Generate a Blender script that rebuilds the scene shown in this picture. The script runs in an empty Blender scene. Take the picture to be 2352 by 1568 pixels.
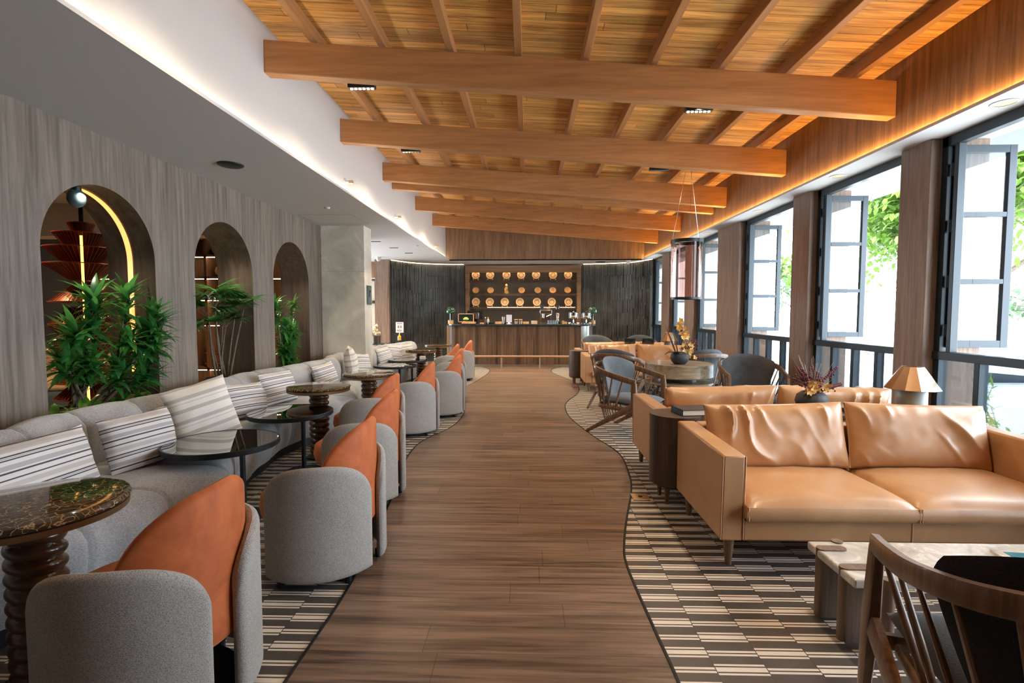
import bpy, math, random
from mathutils import Vector, Matrix, noise
random.seed(7)
sc = bpy.context.scene
COL = sc.collection
PI = math.pi
# ------------------------------------------------------------------ camera, sky, exposure
cam = bpy.data.cameras.new('camera'); cam.sensor_width = 36; cam.lens = 18.0; cam.clip_start = .05; cam.clip_end = 300
co = bpy.data.objects.new('camera', cam); COL.objects.link(co); sc.camera = co
co.location = (0, 0, 1.45); co.rotation_euler = (math.radians(90 - 3.26), 0, math.radians(1.75))
sc.view_settings.view_transform = 'Standard'; sc.view_settings.look = 'None'
sc.view_settings.exposure = 1.7; sc.view_settings.gamma = 1; sc.view_settings.use_curve_mapping = False
W = bpy.data.worlds.new('sky'); sc.world = W; W.use_nodes = True
bg = W.node_tree.nodes['Background']; bg.inputs[0].default_value = (.80, .90, 1, 1); bg.inputs[1].default_value = 5.2
sun = bpy.data.lights.new('sun', 'SUN'); sun.energy = 3.5; sun.angle = math.radians(8); sun.color = (1, .95, .86)
so = bpy.data.objects.new('sun', sun); COL.objects.link(so); so.rotation_euler = (math.radians(28), math.radians(-16), 0)
sc.cycles.max_bounces = 8; sc.cycles.diffuse_bounces = 5; sc.cycles.glossy_bounces = 4; sc.cycles.transparent_max_bounces = 16
sc.cycles.sample_clamp_indirect = 6; sc.cycles.caustics_reflective = False; sc.cycles.caustics_refractive = False

def area(name, loc, rot, sx, sy, watts, color):
    l = bpy.data.lights.new(name, 'AREA'); l.shape = 'RECTANGLE'; l.size = sx; l.size_y = sy; l.energy = watts; l.color = color
    o = bpy.data.objects.new(name, l); COL.objects.link(o); o.location = loc; o.rotation_euler = rot
    return o
def portal(name, loc, rot, sx, sy):
    o = area(name, loc, rot, sx, sy, 1, (1, 1, 1)); o.data.cycles.is_portal = True
def spot(name, loc, watts, color, ang=100, blend=.8, rot=(0, 0, 0), r=.04):
    l = bpy.data.lights.new(name, 'SPOT'); l.energy = watts; l.color = color; l.spot_size = math.radians(ang); l.spot_blend = blend; l.shadow_soft_size = r
    o = bpy.data.objects.new(name, l); COL.objects.link(o); o.location = loc; o.rotation_euler = rot
WARM = (1, .62, .28)
portal('window_daylight', (3.62, 7.45, 1.5), (0, math.radians(90), 0), 2.7, 13.2)

# ------------------------------------------------------------------ materials
def nodes(name):
    m = bpy.data.materials.new(name); m.use_nodes = True
    nt = m.node_tree
    return m, nt, nt.nodes['Principled BSDF']
def mk(nt, t, ins={}, **kw):
    n = nt.nodes.new(t)
    for k, v in kw.items(): setattr(n, k, v)
    for k, v in ins.items():
        if hasattr(v, 'links') or isinstance(v, bpy.types.NodeSocket): nt.links.new(v, n.inputs[k])
        else: n.inputs[k].default_value = v
    return n
def M2(nt, op, a, b=0.0, c=0.0):
    return mk(nt, 'ShaderNodeMath', {0: a, 1: b, 2: c}, operation=op).outputs[0]
def rgb(c): return (c[0], c[1], c[2], 1)
def ramp(nt, fac, stops, interp='LINEAR'):
    n = mk(nt, 'ShaderNodeValToRGB', {0: fac}); cr = n.color_ramp; cr.interpolation = interp
    while len(cr.elements) < len(stops): cr.elements.new(.5)
    for e, (p, c) in zip(cr.elements, stops): e.position = p; e.color = rgb(c)
    return n.outputs[0]
def mixc(nt, fac, a, b, mode='MIX'):
    n = nt.nodes.new('ShaderNodeMix'); n.data_type = 'RGBA'; n.blend_type = mode
    for i, v in ((0, fac), (6, a), (7, b)):
        if isinstance(v, bpy.types.NodeSocket): nt.links.new(v, n.inputs[i])
        else: n.inputs[i].default_value = rgb(v) if isinstance(v, tuple) else v
    return n.outputs[2]
def bump(nt, b, h, strength=.3, dist=.01):
    n = mk(nt, 'ShaderNodeBump', {'Strength': strength, 'Distance': dist, 'Height': h}); nt.links.new(n.outputs[0], b.inputs['Normal'])
def objc(nt): return mk(nt, 'ShaderNodeTexCoord').outputs['Object']
def mapc(nt, c, s, loc=(0, 0, 0)): return mk(nt, 'ShaderNodeMapping', {'Vector': c, 'Scale': s, 'Location': loc}).outputs[0]
def noi(nt, c, scale, detail=4, rough=.55, dist=0):
    return mk(nt, 'ShaderNodeTexNoise', {'Vector': c, 'Scale': scale, 'Detail': detail, 'Roughness': rough, 'Distortion': dist}).outputs[0]
def plain(name, c, rough=.5, metal=0, spec=.5, coat=0, nz=0, nscale=20, emit=None, es=0, sheen=0, bmp=0):
    m, nt, b = nodes(name)
    b.inputs['Base Color'].default_value = rgb(c); b.inputs['Roughness'].default_value = rough; b.inputs['Metallic'].default_value = metal
    b.inputs['Specular IOR Level'].default_value = spec; b.inputs['Coat Weight'].default_value = coat
    b.inputs['Sheen Weight'].default_value = sheen
    if nz or bmp:
        n = noi(nt, objc(nt), nscale)
        if nz:
            d = tuple(x * (1 - nz) for x in c); l = tuple(min(1, x * (1 + nz)) for x in c)
            nt.links.new(ramp(nt, n, [(.3, d), (.7, l)]), b.inputs['Base Color'])
        if bmp: bump(nt, b, n, bmp, .01)
    if emit: b.inputs['Emission Color'].default_value = rgb(emit); b.inputs['Emission Strength'].default_value = es
    return m
def wood(name, dark, light, axis='Z', s=1.0, rough=.45, cell=None, var=.25, groove=.0, spec=.4, off=0.0, length=None, coat=0):
    m, nt, b = nodes(name); oc = objc(nt)
    st = {'X': (.7, 14, 14), 'Y': (14, .7, 14), 'Z': (14, 14, .7)}[axis]
    v = mapc(nt, oc, tuple(x * s for x in st))
    sep = mk(nt, 'ShaderNodeSeparateXYZ', {0: oc})
    fac = noi(nt, v, 1.6, 6, .6, .6)
    fac2 = noi(nt, mapc(nt, oc, tuple(x * s * .18 for x in st)), 2.2, 3, .5, 1.2)
    col = ramp(nt, M2(nt, 'ADD', M2(nt, 'MULTIPLY', fac, .6), M2(nt, 'MULTIPLY', fac2, .4)), [(.36, dark), (.62, light)])
    if cell:
        ax, w = cell
        q = M2(nt, 'DIVIDE', M2(nt, 'ADD', sep.outputs[ax], off), w); fl = M2(nt, 'FLOOR', q); cmb = mk(nt, 'ShaderNodeCombineXYZ', {0: fl})
        if length:
            lx, L = length
            cm0 = mk(nt, 'ShaderNodeCombineXYZ', {0: fl, 2: 3.7}); sh = mk(nt, 'ShaderNodeTexWhiteNoise', {'Vector': cm0.outputs[0]}).outputs[0]
            ql = M2(nt, 'ADD', M2(nt, 'DIVIDE', sep.outputs[lx], L), M2(nt, 'MULTIPLY', sh, 7.3))
            nt.links.new(M2(nt, 'FLOOR', ql), cmb.inputs[1])
        wn = mk(nt, 'ShaderNodeTexWhiteNoise', {'Vector': cmb.outputs[0]}).outputs[0]
        br = M2(nt, 'ADD', M2(nt, 'MULTIPLY', wn, var), 1 - var / 2)
        if groove:
            fr = M2(nt, 'FRACT', q); e = M2(nt, 'MINIMUM', fr, M2(nt, 'SUBTRACT', 1.0, fr))
            g = M2(nt, 'GREATER_THAN', e, groove / w)
            if length:
                f2 = M2(nt, 'FRACT', ql); e2 = M2(nt, 'MINIMUM', f2, M2(nt, 'SUBTRACT', 1.0, f2))
                g = M2(nt, 'MULTIPLY', g, M2(nt, 'GREATER_THAN', e2, groove / length[1]))
            br = M2(nt, 'MULTIPLY', br, M2(nt, 'ADD', M2(nt, 'MULTIPLY', g, .6), .4))
        cc = mk(nt, 'ShaderNodeCombineXYZ', {0: br, 1: br, 2: br}).outputs[0]
        col = mixc(nt, 1.0, col, cc, 'MULTIPLY')
    nt.links.new(col, b.inputs['Base Color']); b.inputs['Roughness'].default_value = rough; b.inputs['Specular IOR Level'].default_value = spec
    b.inputs['Coat Weight'].default_value = coat
    bump(nt, b, fac, .12, .004)
    return m
def glassmat(name, tint=(.93, .97, .98), refl=.06, rough=0.0):
    m, nt, b = nodes(name); nt.nodes.remove(b); out = nt.nodes['Material Output']
    t = mk(nt, 'ShaderNodeBsdfTransparent', {0: rgb(tint)}); g = mk(nt, 'ShaderNodeBsdfGlossy', {'Roughness': rough})
    fr = mk(nt, 'ShaderNodeFresnel', {'IOR': 1.45})
    mx = mk(nt, 'ShaderNodeMixShader', {0: M2(nt, 'ADD', M2(nt, 'MULTIPLY', fr.outputs[0], .8), refl - .05), 1: t.outputs[0], 2: g.outputs[0]})
    nt.links.new(mx.outputs[0], out.inputs[0]); return m
def emis(name, c, s):
    return plain(name, (.8, .8, .8), .5, emit=c, es=s)

MAT = {}
MAT['wall_wood'] = wood('grey_brown_oak_panel', (.12, .097, .078), (.25, .212, .178), 'Z', 1.7, .55, cell=(1, .29), var=.18)
MAT['arch_wood'] = wood('dark_arch_veneer', (.075, .05, .038), (.16, .115, .085), 'Z', 1.0, .5)
MAT['panel_wood'] = wood('brown_panel_wood', (.10, .055, .03), (.24, .135, .07), 'Z', 1.8, .5, cell=(1, .6), var=.1)
MAT['panel_wood_x'] = wood('brown_panel_wood_back', (.13, .08, .05), (.27, .17, .10), 'Z', 2.0, .5, cell=(0, .4), var=.12)
MAT['column_wood'] = wood('column_veneer', (.13, .085, .06), (.25, .17, .125), 'Z', 2.2, .5)
MAT['beam_wood'] = wood('cedar_beam', (.29, .135, .052), (.43, .21, .085), 'X', 1.3, .45, spec=.3)
MAT['purlin_wood'] = wood('cedar_rafter', (.30, .14, .055), (.44, .22, .09), 'Y', .7, .5, spec=.3)
MAT['board_wood'] = wood('cedar_boards', (.34, .15, .035), (.80, .44, .13), 'X', 1.2, .5, cell=(1, .105), var=.5, groove=.0035, spec=.3, length=(0, 2.6))
MAT['floor_wood'] = wood('walnut_floor_planks', (.07, .042, .029), (.29, .19, .133), 'X', 1.7, .36, cell=(1, .19), var=.25, groove=.0015, length=(0, 1.25), spec=.45)
MAT['dark_wood'] = wood('dark_stained_wood', (.035, .022, .016), (.10, .065, .045), 'Z', 1.4, .4)
MAT['counter_wood'] = wood('counter_walnut', (.07, .04, .025), (.20, .125, .075), 'Z', 1.2, .45, cell=(0, .68), var=.25)
MAT['chair_wood'] = wood('walnut_chair_frame', (.10, .052, .028), (.23, .13, .075), 'Z', 2.0, .35, coat=.2)
MAT['drum_wood'] = wood('grey_oak_drum', (.17, .125, .08), (.42, .33, .21), 'X', 1.2, .4, coat=.3)
MAT['column_turned'] = plain('turned_dark_bronze_wood', (.085, .042, .018), .28, 0, .6, .5, nz=.3, nscale=14)
MAT['white'] = plain('white_painted_plaster', (.56, .56, .57), .8)
MAT['soffit'] = plain('pale_grey_soffit_paint', (.60, .59, .58), .75)
MAT['soffit_warm'] = plain('beige_bulkhead', (.62, .52, .40), .7)
MAT['black'] = plain('black_metal', (.012, .016, .019), .4, .3)
MAT['frame'] = plain('blue_black_window_frame', (.010, .022, .032), .4, .2)
MAT['sash'] = plain('grey_blue_sash_paint', (.012, .022, .032), .4, .2)
MAT['chrome'] = plain('polished_steel', (.75, .75, .76), .15, 1)
MAT['brass'] = plain('satin_brass', (.60, .42, .24), .42, 1)
MAT['shade_brass'] = plain('champagne_brass', (.74, .58, .44), .2, 1)
MAT['rim'] = plain('bronze_table_rim', (.25, .15, .07), .35, .5)
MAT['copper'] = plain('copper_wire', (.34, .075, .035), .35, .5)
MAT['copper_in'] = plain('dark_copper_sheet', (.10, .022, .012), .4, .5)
MAT['glow'] = emis('glowing_gold_tube', (1, .5, .08), 1.2)
MAT['led'] = emis('warm_led_strip', (1, .72, .40), 5)
MAT['led_white'] = emis('soft_white_led_strip', (1, .80, .55), 6.5)
MAT['led_orange'] = emis('amber_led_strip', (1, .55, .18), 26)
MAT['lamp'] = emis('lit_lamp', (1, .86, .62), 8)
MAT['downlight'] = plain('downlight_reflector', (.5, .33, .18), .4, .6, emit=(1, .7, .4), es=.25)
MAT['terra_glow'] = plain('ochre_ceramic', (.70, .40, .16), .45, nz=.2, nscale=8)
MAT['plate'] = plain('ochre_plate_glaze', (.72, .46, .24), .4)
MAT['plate_ring'] = plain('brown_plate_rim', (.36, .2, .09), .45)
MAT['gold'] = plain('gold_leaf', (.8, .5, .16), .3, .9, nz=.2, nscale=30)
MAT['pot'] = plain('charcoal_clay', (.035, .036, .042), .6, bmp=.4, nscale=60)
MAT['cream_ceramic'] = plain('grey_green_ceramic', (.42, .47, .44), .35)
MAT['book_paper'] = plain('page_edges', (.7, .66, .56), .8)
MAT['book_black'] = plain('black_book_cloth', (.02, .02, .022), .5)
MAT['red_leather'] = plain('red_brown_book_leather', (.20, .06, .025), .45, nz=.5, nscale=18)
MAT['green'] = plain('glossy_green_enamel', (.012, .06, .03), .12, 0, .6, 1)
MAT['paper'] = plain('white_paper', (.8, .78, .78), .6)
MAT['ink'] = plain('grey_print', (.25, .22, .24), .6)
MAT['light_wood'] = plain('light_tray_wood', (.62, .36, .17), .5, nz=.2, nscale=12)
MAT['screen'] = plain('dark_chalkboard', (.012, .02, .016), .3)
MAT['logo'] = plain('lime_green_glow_print', (.42, .62, .12), .5, emit=(.4, .6, .1), es=.3)  # flat print given a faint glow of its own, though no lamp
MAT['yellow'] = plain('amber_liquid', (.8, .38, .03), .25)
MAT['stone_top'] = plain('dark_green_stone', (.035, .05, .05), .12, 0, .6, .5, nz=.5, nscale=9)
MAT['steel_clad'] = plain('satin_metal', (.45, .47, .44), .3, .8)
MAT['petal'] = plain('dried_yellow_petals', (.70, .46, .16), .7, nz=.4, nscale=40)
MAT['petal_o'] = plain('orange_orchid_petals', (.82, .42, .10), .6, nz=.4, nscale=40)
MAT['berry'] = plain('dried_burgundy_buds', (.12, .018, .028), .6, nz=.3, nscale=40)
MAT['twig'] = plain('grey_twigs', (.28, .22, .2), .8)
MAT['rust_leaf'] = plain('rust_red_leaf', (.34, .07, .02), .35)
MAT['cream_fabric'] = plain('beige_upholstery', (.60, .44, .28), .85, nz=.08, nscale=60)
MAT['teal_fabric'] = plain('dark_teal_upholstery', (.06, .10, .12), .85)
MAT['soil'] = plain('potting_soil', (.02, .013, .008), .95)
MAT['bark'] = plain('tree_bark', (.16, .12, .09), .9, nz=.4, nscale=20)
MAT['stem'] = plain('plant_cane', (.17, .13, .09), .8, nz=.3, nscale=30)
MAT['room_dark'] = plain('dark_room_paint', (.045, .035, .028), .8)
MAT['shelf_wood'] = wood('shelf_walnut', (.12, .06, .03), (.24, .13, .07), 'Z', 1.0, .5)
MAT['glass'] = glassmat('clear_window_glass', (.93, .97, 1))
MAT['dome_glass'] = glassmat('display_dome_glass', (.88, .93, .96), .12)
MAT['pink_glass'] = glassmat('rose_tinted_glass', (.97, .76, .70), .05)
MAT['mirror_top'] = plain('smoked_mirror_glass', (.27, .27, .23), .01, 1.0, .8)
MAT['pave'] = plain('pale_paving', (.72, .72, .70), .8, nz=.08, nscale=1.5)
MAT['facade'] = plain('pale_facade', (.62, .68, .74), .8)
MAT['facade_glass'] = plain('facade_window', (.15, .25, .33), .2)
MAT['canvas'] = plain('white_canvas', (.85, .84, .82), .8)
MAT['darkwall'] = plain('dark_garden_wall', (.03, .05, .07), .6)

def leafmat(name, c, c2, rough=.35):
    m, nt, b = nodes(name)
    n = noi(nt, objc(nt), 5, 2)
    nt.links.new(ramp(nt, n, [(.35, c), (.65, c2)]), b.inputs['Base Color']); b.inputs['Roughness'].default_value = rough
    b.inputs['Subsurface Weight'].default_value = 0
    tr = mk(nt, 'ShaderNodeBsdfTranslucent', {0: rgb(tuple(min(1, x * 1.6) for x in c2))}); out = nt.nodes['Material Output']
    mx = mk(nt, 'ShaderNodeMixShader', {0: .3, 1: b.outputs[0], 2: tr.outputs[0]}); nt.links.new(mx.outputs[0], out.inputs[0])
    return m
MAT['leaf'] = leafmat('glossy_dracaena_leaf', (.022, .12, .035), (.10, .33, .07), .25)
MAT['palm_leaf'] = leafmat('lady_palm_leaf', (.03, .12, .025), (.11, .28, .06), .4)
MAT['lime_leaf'] = leafmat('lime_ground_leaf', (.06, .20, .02), (.16, .40, .05), .4)
MAT['tree_leaf'] = leafmat('green_tree_leaf', (.045, .11, .012), (.12, .22, .025), .6)  # the leaf's own green, mottled at random
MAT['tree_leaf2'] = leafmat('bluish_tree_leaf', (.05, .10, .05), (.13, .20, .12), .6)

def fabric(name, c1, c2, s=520, rough=.9, big=.12, bs=.35, sheen=.2, hstretch=1.0):
    m, nt, b = nodes(name); oc = objc(nt)
    n = noi(nt, mapc(nt, oc, (s * .4 * hstretch, s * .4 * hstretch, s)), 1, 2, .6); n2 = noi(nt, oc, 3.5, 4, .6)
    col = ramp(nt, M2(nt, 'ADD', M2(nt, 'MULTIPLY', n, 1 - big), M2(nt, 'MULTIPLY', n2, big)), [(.38, c1), (.6, c2)])
    nt.links.new(col, b.inputs['Base Color']); b.inputs['Roughness'].default_value = rough; b.inputs['Sheen Weight'].default_value = sheen
    b.inputs['Specular IOR Level'].default_value = .2
    bump(nt, b, n, bs, .003); return m
MAT['tweed'] = fabric('grey_ribbed_tweed', (.21, .20, .185), (.50, .48, .445), 620, bs=.6)
MAT['banquette'] = fabric('pale_grey_chenille', (.27, .278, .285), (.46, .468, .475), 260, big=.35, sheen=.3)
MAT['slate'] = fabric('slate_blue_upholstery', (.05, .058, .066), (.125, .14, .155), 330, big=.4)
MAT['charcoal'] = fabric('charcoal_upholstery', (.012, .012, .014), (.03, .031, .035), 420, big=.2)
def velvet():
    m, nt, b = nodes('burnt_orange_velvet'); oc = objc(nt)
    n = noi(nt, oc, 7, 5, .6, 1.0)
    nt.links.new(ramp(nt, n, [(.3, (.36, .075, .014)), (.7, (.56, .135, .032))]), b.inputs['Base Color'])
    b.inputs['Roughness'].default_value = .7; b.inputs['Sheen Weight'].default_value = .6; b.inputs['Sheen Tint'].default_value = (1, .5, .25, 1)
    bump(nt, b, noi(nt, oc, 60, 3), .12, .003); return m
MAT['velvet'] = velvet()
def leather():
    m, nt, b = nodes('tan_aniline_leather'); oc = objc(nt)
    n = noi(nt, oc, 4, 5, .6, .6); nf = noi(nt, oc, 240, 3); nm = noi(nt, mapc(nt, oc, (9, 9, 3)), 2, 3, .5, 1.2)
    nt.links.new(ramp(nt, n, [(.3, (.45, .235, .105)), (.7, (.55, .31, .15))]), b.inputs['Base Color'])
    nt.links.new(ramp(nt, n, [(.3, (.33, .33, .33)), (.7, (.39, .39, .39))]), b.inputs['Roughness'])
    b.inputs['Specular IOR Level'].default_value = .6; b.inputs['Coat Weight'].default_value = .15; b.inputs['Coat Roughness'].default_value = .25
    bump(nt, b, nf, .06, .004); return m
MAT['leather'] = leather()
MAT['seam'] = plain('tan_seam_thread', (.55, .34, .19), .5)
def tile():
    m, nt, b = nodes('striped_encaustic_tile'); sep = mk(nt, 'ShaderNodeSeparateXYZ', {0: objc(nt)}); P = .2095
    u = M2(nt, 'DIVIDE', M2(nt, 'ADD', sep.outputs[0], .07), P); v = M2(nt, 'DIVIDE', M2(nt, 'ADD', sep.outputs[1], .02), P)
    v = M2(nt, 'SUBTRACT', v, M2(nt, 'MULTIPLY', u, .007))
    par = M2(nt, 'FLOORED_MODULO', M2(nt, 'FLOOR', u), 2.0)
    f = M2(nt, 'FRACT', M2(nt, 'ADD', v, M2(nt, 'MULTIPLY', par, .5)))
    D = (.048, .042, .040); L = (.86, .78, .66)
    st = [(0, D)]
    for a, e in ((.145, .205), (.245, .305), (.59, .645), (.685, .81), (.85, .905)): st += [(a, L), (e, D)]
    col = ramp(nt, f, st, 'CONSTANT')
    n = noi(nt, objc(nt), 6, 4); col = mixc(nt, M2(nt, 'MULTIPLY', n, .35), col, (.25, .22, .2))
    fu = M2(nt, 'FRACT', u); e = M2(nt, 'MINIMUM', fu, M2(nt, 'SUBTRACT', 1.0, fu)); line = M2(nt, 'LESS_THAN', e, .009)
    f2 = M2(nt, 'FRACT', M2(nt, 'MULTIPLY', M2(nt, 'ADD', f, .05), 2.0)); 
    col = mixc(nt, line, col, (.05, .05, .05)); nt.links.new(col, b.inputs['Base Color'])
    b.inputs['Roughness'].default_value = .3; b.inputs['Specular IOR Level'].default_value = .5
    bump(nt, b, noi(nt, objc(nt), 20, 3), .05, .004); return m
MAT['tile'] = tile()
def marble(name, base, mid, vein, sc1=4.5):
    m, nt, b = nodes(name); oc = objc(nt)
    w = noi(nt, oc, 3, 4, .6); d = mk(nt, 'ShaderNodeVectorMath', {0: oc, 1: mk(nt, 'ShaderNodeTexNoise', {'Vector': oc, 'Scale': 6.0, 'Detail': 4}).outputs[1]}, operation='MULTIPLY_ADD'); d.inputs[2].default_value = (0, 0, 0)
    dv = mk(nt, 'ShaderNodeVectorMath', {0: oc, 1: mk(nt, 'ShaderNodeVectorMath', {0: mk(nt, 'ShaderNodeTexNoise', {'Vector': oc, 'Scale': 9.0, 'Detail': 4}).outputs[1], 'Scale': .12}, operation='SCALE').outputs[0]}, operation='ADD').outputs[0]
    vo = mk(nt, 'ShaderNodeTexVoronoi', {'Vector': dv, 'Scale': sc1 * 3.2}, feature='DISTANCE_TO_EDGE').outputs[0]
    vo2 = mk(nt, 'ShaderNodeTexVoronoi', {'Vector': dv, 'Scale': sc1 * 9}, feature='DISTANCE_TO_EDGE').outputs[0]
    col = ramp(nt, w, [(.4, base), (.62, mid)])
    col = mixc(nt, ramp(nt, vo2, [(0, (.7, .7, .7)), (.07, (0, 0, 0))]), col, mid)
    col = mixc(nt, ramp(nt, vo, [(0, (1, 1, 1)), (.045, (0, 0, 0))]), col, vein)
    nt.links.new(col, b.inputs['Base Color']); b.inputs['Roughness'].default_value = .08; b.inputs['Coat Weight'].default_value = .6
    return m
MAT['marble'] = marble('portoro_marble', (.014, .012, .010), (.10, .062, .028), (.66, .50, .28), 8.5)
def stone(name, c1, c2, vein, rough=.25, s=1.6):
    m, nt, b = nodes(name); oc = objc(nt)
    n = noi(nt, oc, s, 6, .6, 1.4); col = ramp(nt, n, [(.3, c1), (.55, c2), (.6, vein), (.64, c2)])
    nt.links.new(col, b.inputs['Base Color']); b.inputs['Roughness'].default_value = rough; return m
MAT['travertine'] = stone('silver_travertine', (.40, .36, .31), (.60, .56, .50), (.75, .72, .66), .18, 5)
MAT['pillar'] = stone('beige_marble_cladding', (.50, .47, .38), (.68, .65, .56), (.78, .74, .64), .3)
def stripes(name, base, lines, rough=.9):
    m, nt, b = nodes(name); sep = mk(nt, 'ShaderNodeSeparateXYZ', {0: objc(nt)})
    P = .17; f = M2(nt, 'FRACT', M2(nt, 'DIVIDE', M2(nt, 'ADD', sep.outputs[2], 1.0), P))
    st = [(0, base)]
    for a, e, c in lines: st += [(a, c), (e, base)]
    nt.links.new(ramp(nt, f, st, 'CONSTANT'), b.inputs['Base Color']); b.inputs['Roughness'].default_value = rough
    bump(nt, b, noi(nt, objc(nt), 300, 2), .2, .003); return m
NV = (.07, .075, .10); GR = (.46, .46, .47)
MAT['stripe_blue'] = stripes('navy_striped_linen', (.76, .74, .72), [(.06, .11, NV), (.16, .30, GR), (.42, .46, NV), (.485, .50, NV), (.525, .57, NV), (.66, .80, (.58, .55, .53)), (.88, .92, NV)])
MAT['stripe_cream'] = stripes('cream_broad_striped_linen', (.80, .76, .68), [(.08, .24, (.52, .49, .45)), (.45, .49, (.6, .57, .5)), (.60, .76, (.52, .49, .45))])
def rattan():
    m, nt, b = nodes('hammered_bronze'); br = mk(nt, 'ShaderNodeTexVoronoi', {'Vector': mapc(nt, objc(nt), (26, 26, 26)), 'Scale': 1.0})
    nt.links.new(ramp(nt, br.outputs[0], [(.15, (.30, .24, .17)), (.55, (.05, .035, .02))]), b.inputs['Base Color']); b.inputs['Metallic'].default_value = .5
    b.inputs['Roughness'].default_value = .35; bump(nt, b, br.outputs[0], .9, -.02); return m
MAT['hammer'] = rattan()

# ------------------------------------------------------------------ mesh helpers
class MB:
    def __init__(s): s.v = []; s.f = []
    def add(s, vs, fs):
        n = len(s.v); s.v += [tuple(p) for p in vs]; s.f += [tuple(i + n for i in f) for f in fs]; return s
    def hexa(s, p): return s.add(p, [(0, 3, 2, 1), (4, 5, 6, 7), (0, 1, 5, 4), (1, 2, 6, 5), (2, 3, 7, 6), (3, 0, 4, 7)])
    def box(s, x0, x1, y0, y1, z0, z1, mat=None):
        p = [(x0, y0, z0), (x1, y0, z0), (x1, y1, z0), (x0, y1, z0), (x0, y0, z1), (x1, y0, z1), (x1, y1, z1), (x0, y1, z1)]
        if mat: p = [mat @ Vector(q) for q in p]
        return s.hexa(p)
    def lathe(s, prof, n=32, c=(0, 0), cap=True, rf=None):
        vs = []; fs = []; m = len(prof)
        for r, z in prof:
            for k in range(n):
                a = 2 * PI * k / n; rr = rf(r, z, a) if rf else r
                vs.append((c[0] + rr * math.cos(a), c[1] + rr * math.sin(a), z))
        for i in range(m - 1):
            for k in range(n):
                k2 = (k + 1) % n; fs.append((i * n + k, i * n + k2, (i + 1) * n + k2, (i + 1) * n + k))
        if cap:
            fs.append(tuple(reversed(range(n)))); fs.append(tuple((m - 1) * n + k for k in range(n)))
        return s.add(vs, fs)
    def tube(s, pts, rad, n=8, cap=True, flat=1.0):
        pts = [Vector(p) for p in pts]; vs = []; fs = []
        for i, p in enumerate(pts):
            t = (pts[min(i + 1, len(pts) - 1)] - pts[max(i - 1, 0)]).normalized()
            u = t.cross(Vector((0, 0, 1))); 
            if u.length < .15: u = t.cross(Vector((1, 0, 0)))
            u.normalize(); w = t.cross(u).normalized(); r = rad[i] if hasattr(rad, '__len__') else rad
            for k in range(n):
                a = 2 * PI * k / n + PI / n; vs.append(p + u * (r * math.cos(a)) + w * (r * flat * math.sin(a)))
        for i in range(len(pts) - 1):
            for k in range(n):
                k2 = (k + 1) % n; fs.append((i * n + k, i * n + k2, (i + 1) * n + k2, (i + 1) * n + k))
        if cap: fs.append(tuple(reversed(range(n)))); fs.append(tuple((len(pts) - 1) * n + k for k in range(n)))
        return s.add(vs, fs)
    def sweep(s, pts, wd, ht, up=(0, 0, 1)):
        # rectangular section with its height along up
        pts = [Vector(p) for p in pts]; vs = []; fs = []; up = Vector(up)
        for i, p in enumerate(pts):
            t = (pts[min(i + 1, len(pts) - 1)] - pts[max(i - 1, 0)]).normalized()
            u = t.cross(up).normalized(); w = u.cross(t).normalized()
            a = (wd[i] if hasattr(wd, '__len__') else wd) / 2; b = (ht[i] if hasattr(ht, '__len__') else ht) / 2
            c = .3
            for x, y in ((-a, -b * (1 - c)), (-a * (1 - c), -b), (a * (1 - c), -b), (a, -b * (1 - c)), (a, b * (1 - c)), (a * (1 - c), b), (-a * (1 - c), b), (-a, b * (1 - c))): vs.append(p + u * x + w * y)
        n = 8
        for i in range(len(pts) - 1):
            for k in range(n):
                k2 = (k + 1) % n; fs.append((i * n + k, i * n + k2, (i + 1) * n + k2, (i + 1) * n + k))
        fs.append(tuple(reversed(range(n)))); fs.append(tuple((len(pts) - 1) * n + k for k in range(n)))
        return s.add(vs, fs)
    def grid(s, rows, closed=False):
        n = len(rows[0]); vs = [p for r in rows for p in r]; fs = []
        for i in range(len(rows) - 1):
            for k in range(n if closed else n - 1):
                k2 = (k + 1) % n; fs.append((i * n + k, i * n + k2, (i + 1) * n + k2, (i + 1) * n + k))
        return s.add(vs, fs)
    def ball(s, c, r, n=10, sz=1.0):
        prof = [(max(.0005, r * math.cos(a)), c[2] + r * sz * math.sin(a)) for a in [PI * (i / (n // 2 + 1) - .5) for i in range(n // 2 + 2)]]
        return s.lathe(prof, n, (c[0], c[1]))
    def poly(s, pts, z0, z1):
        n = len(pts); vs = [(x, y, z0) for x, y in pts] + [(x, y, z1) for x, y in pts]
        fs = [tuple(reversed(range(n))), tuple(range(n, 2 * n))] + [(i, (i + 1) % n, n + (i + 1) % n, n + i) for i in range(n)]
        return s.add(vs, fs)
    def leaf(s, base, d, L, w, droop=.3, seg=4, fold=.15, up=Vector((0, 0, 1))):
        base = Vector(base); d = Vector(d).normalized(); side = d.cross(up)
        if side.length < .1: side = d.cross(Vector((1, 0, 0)))
        side.normalize(); nrm = side.cross(d).normalized(); vs = []; fs = []; p = base.copy(); dd = d.copy()
        for i in range(seg + 1):
            t = i / seg; ww = w * math.sin(PI * (.12 + .88 * t) ** .8) * .5 if t < 1 else .0004
            ww = max(ww, .0004)
            vs += [p - side * ww + nrm * ww * fold, p, p + side * ww + nrm * ww * fold]
            dd = (dd + Vector((0, 0, -droop / seg * (1 + t)))).normalized(); p = p + dd * (L / seg)
        for i in range(seg):
            a = i * 3; fs += [(a, a + 1, a + 4, a + 3), (a + 1, a + 2, a + 5, a + 4)]
        return s.add(vs, fs)
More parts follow.
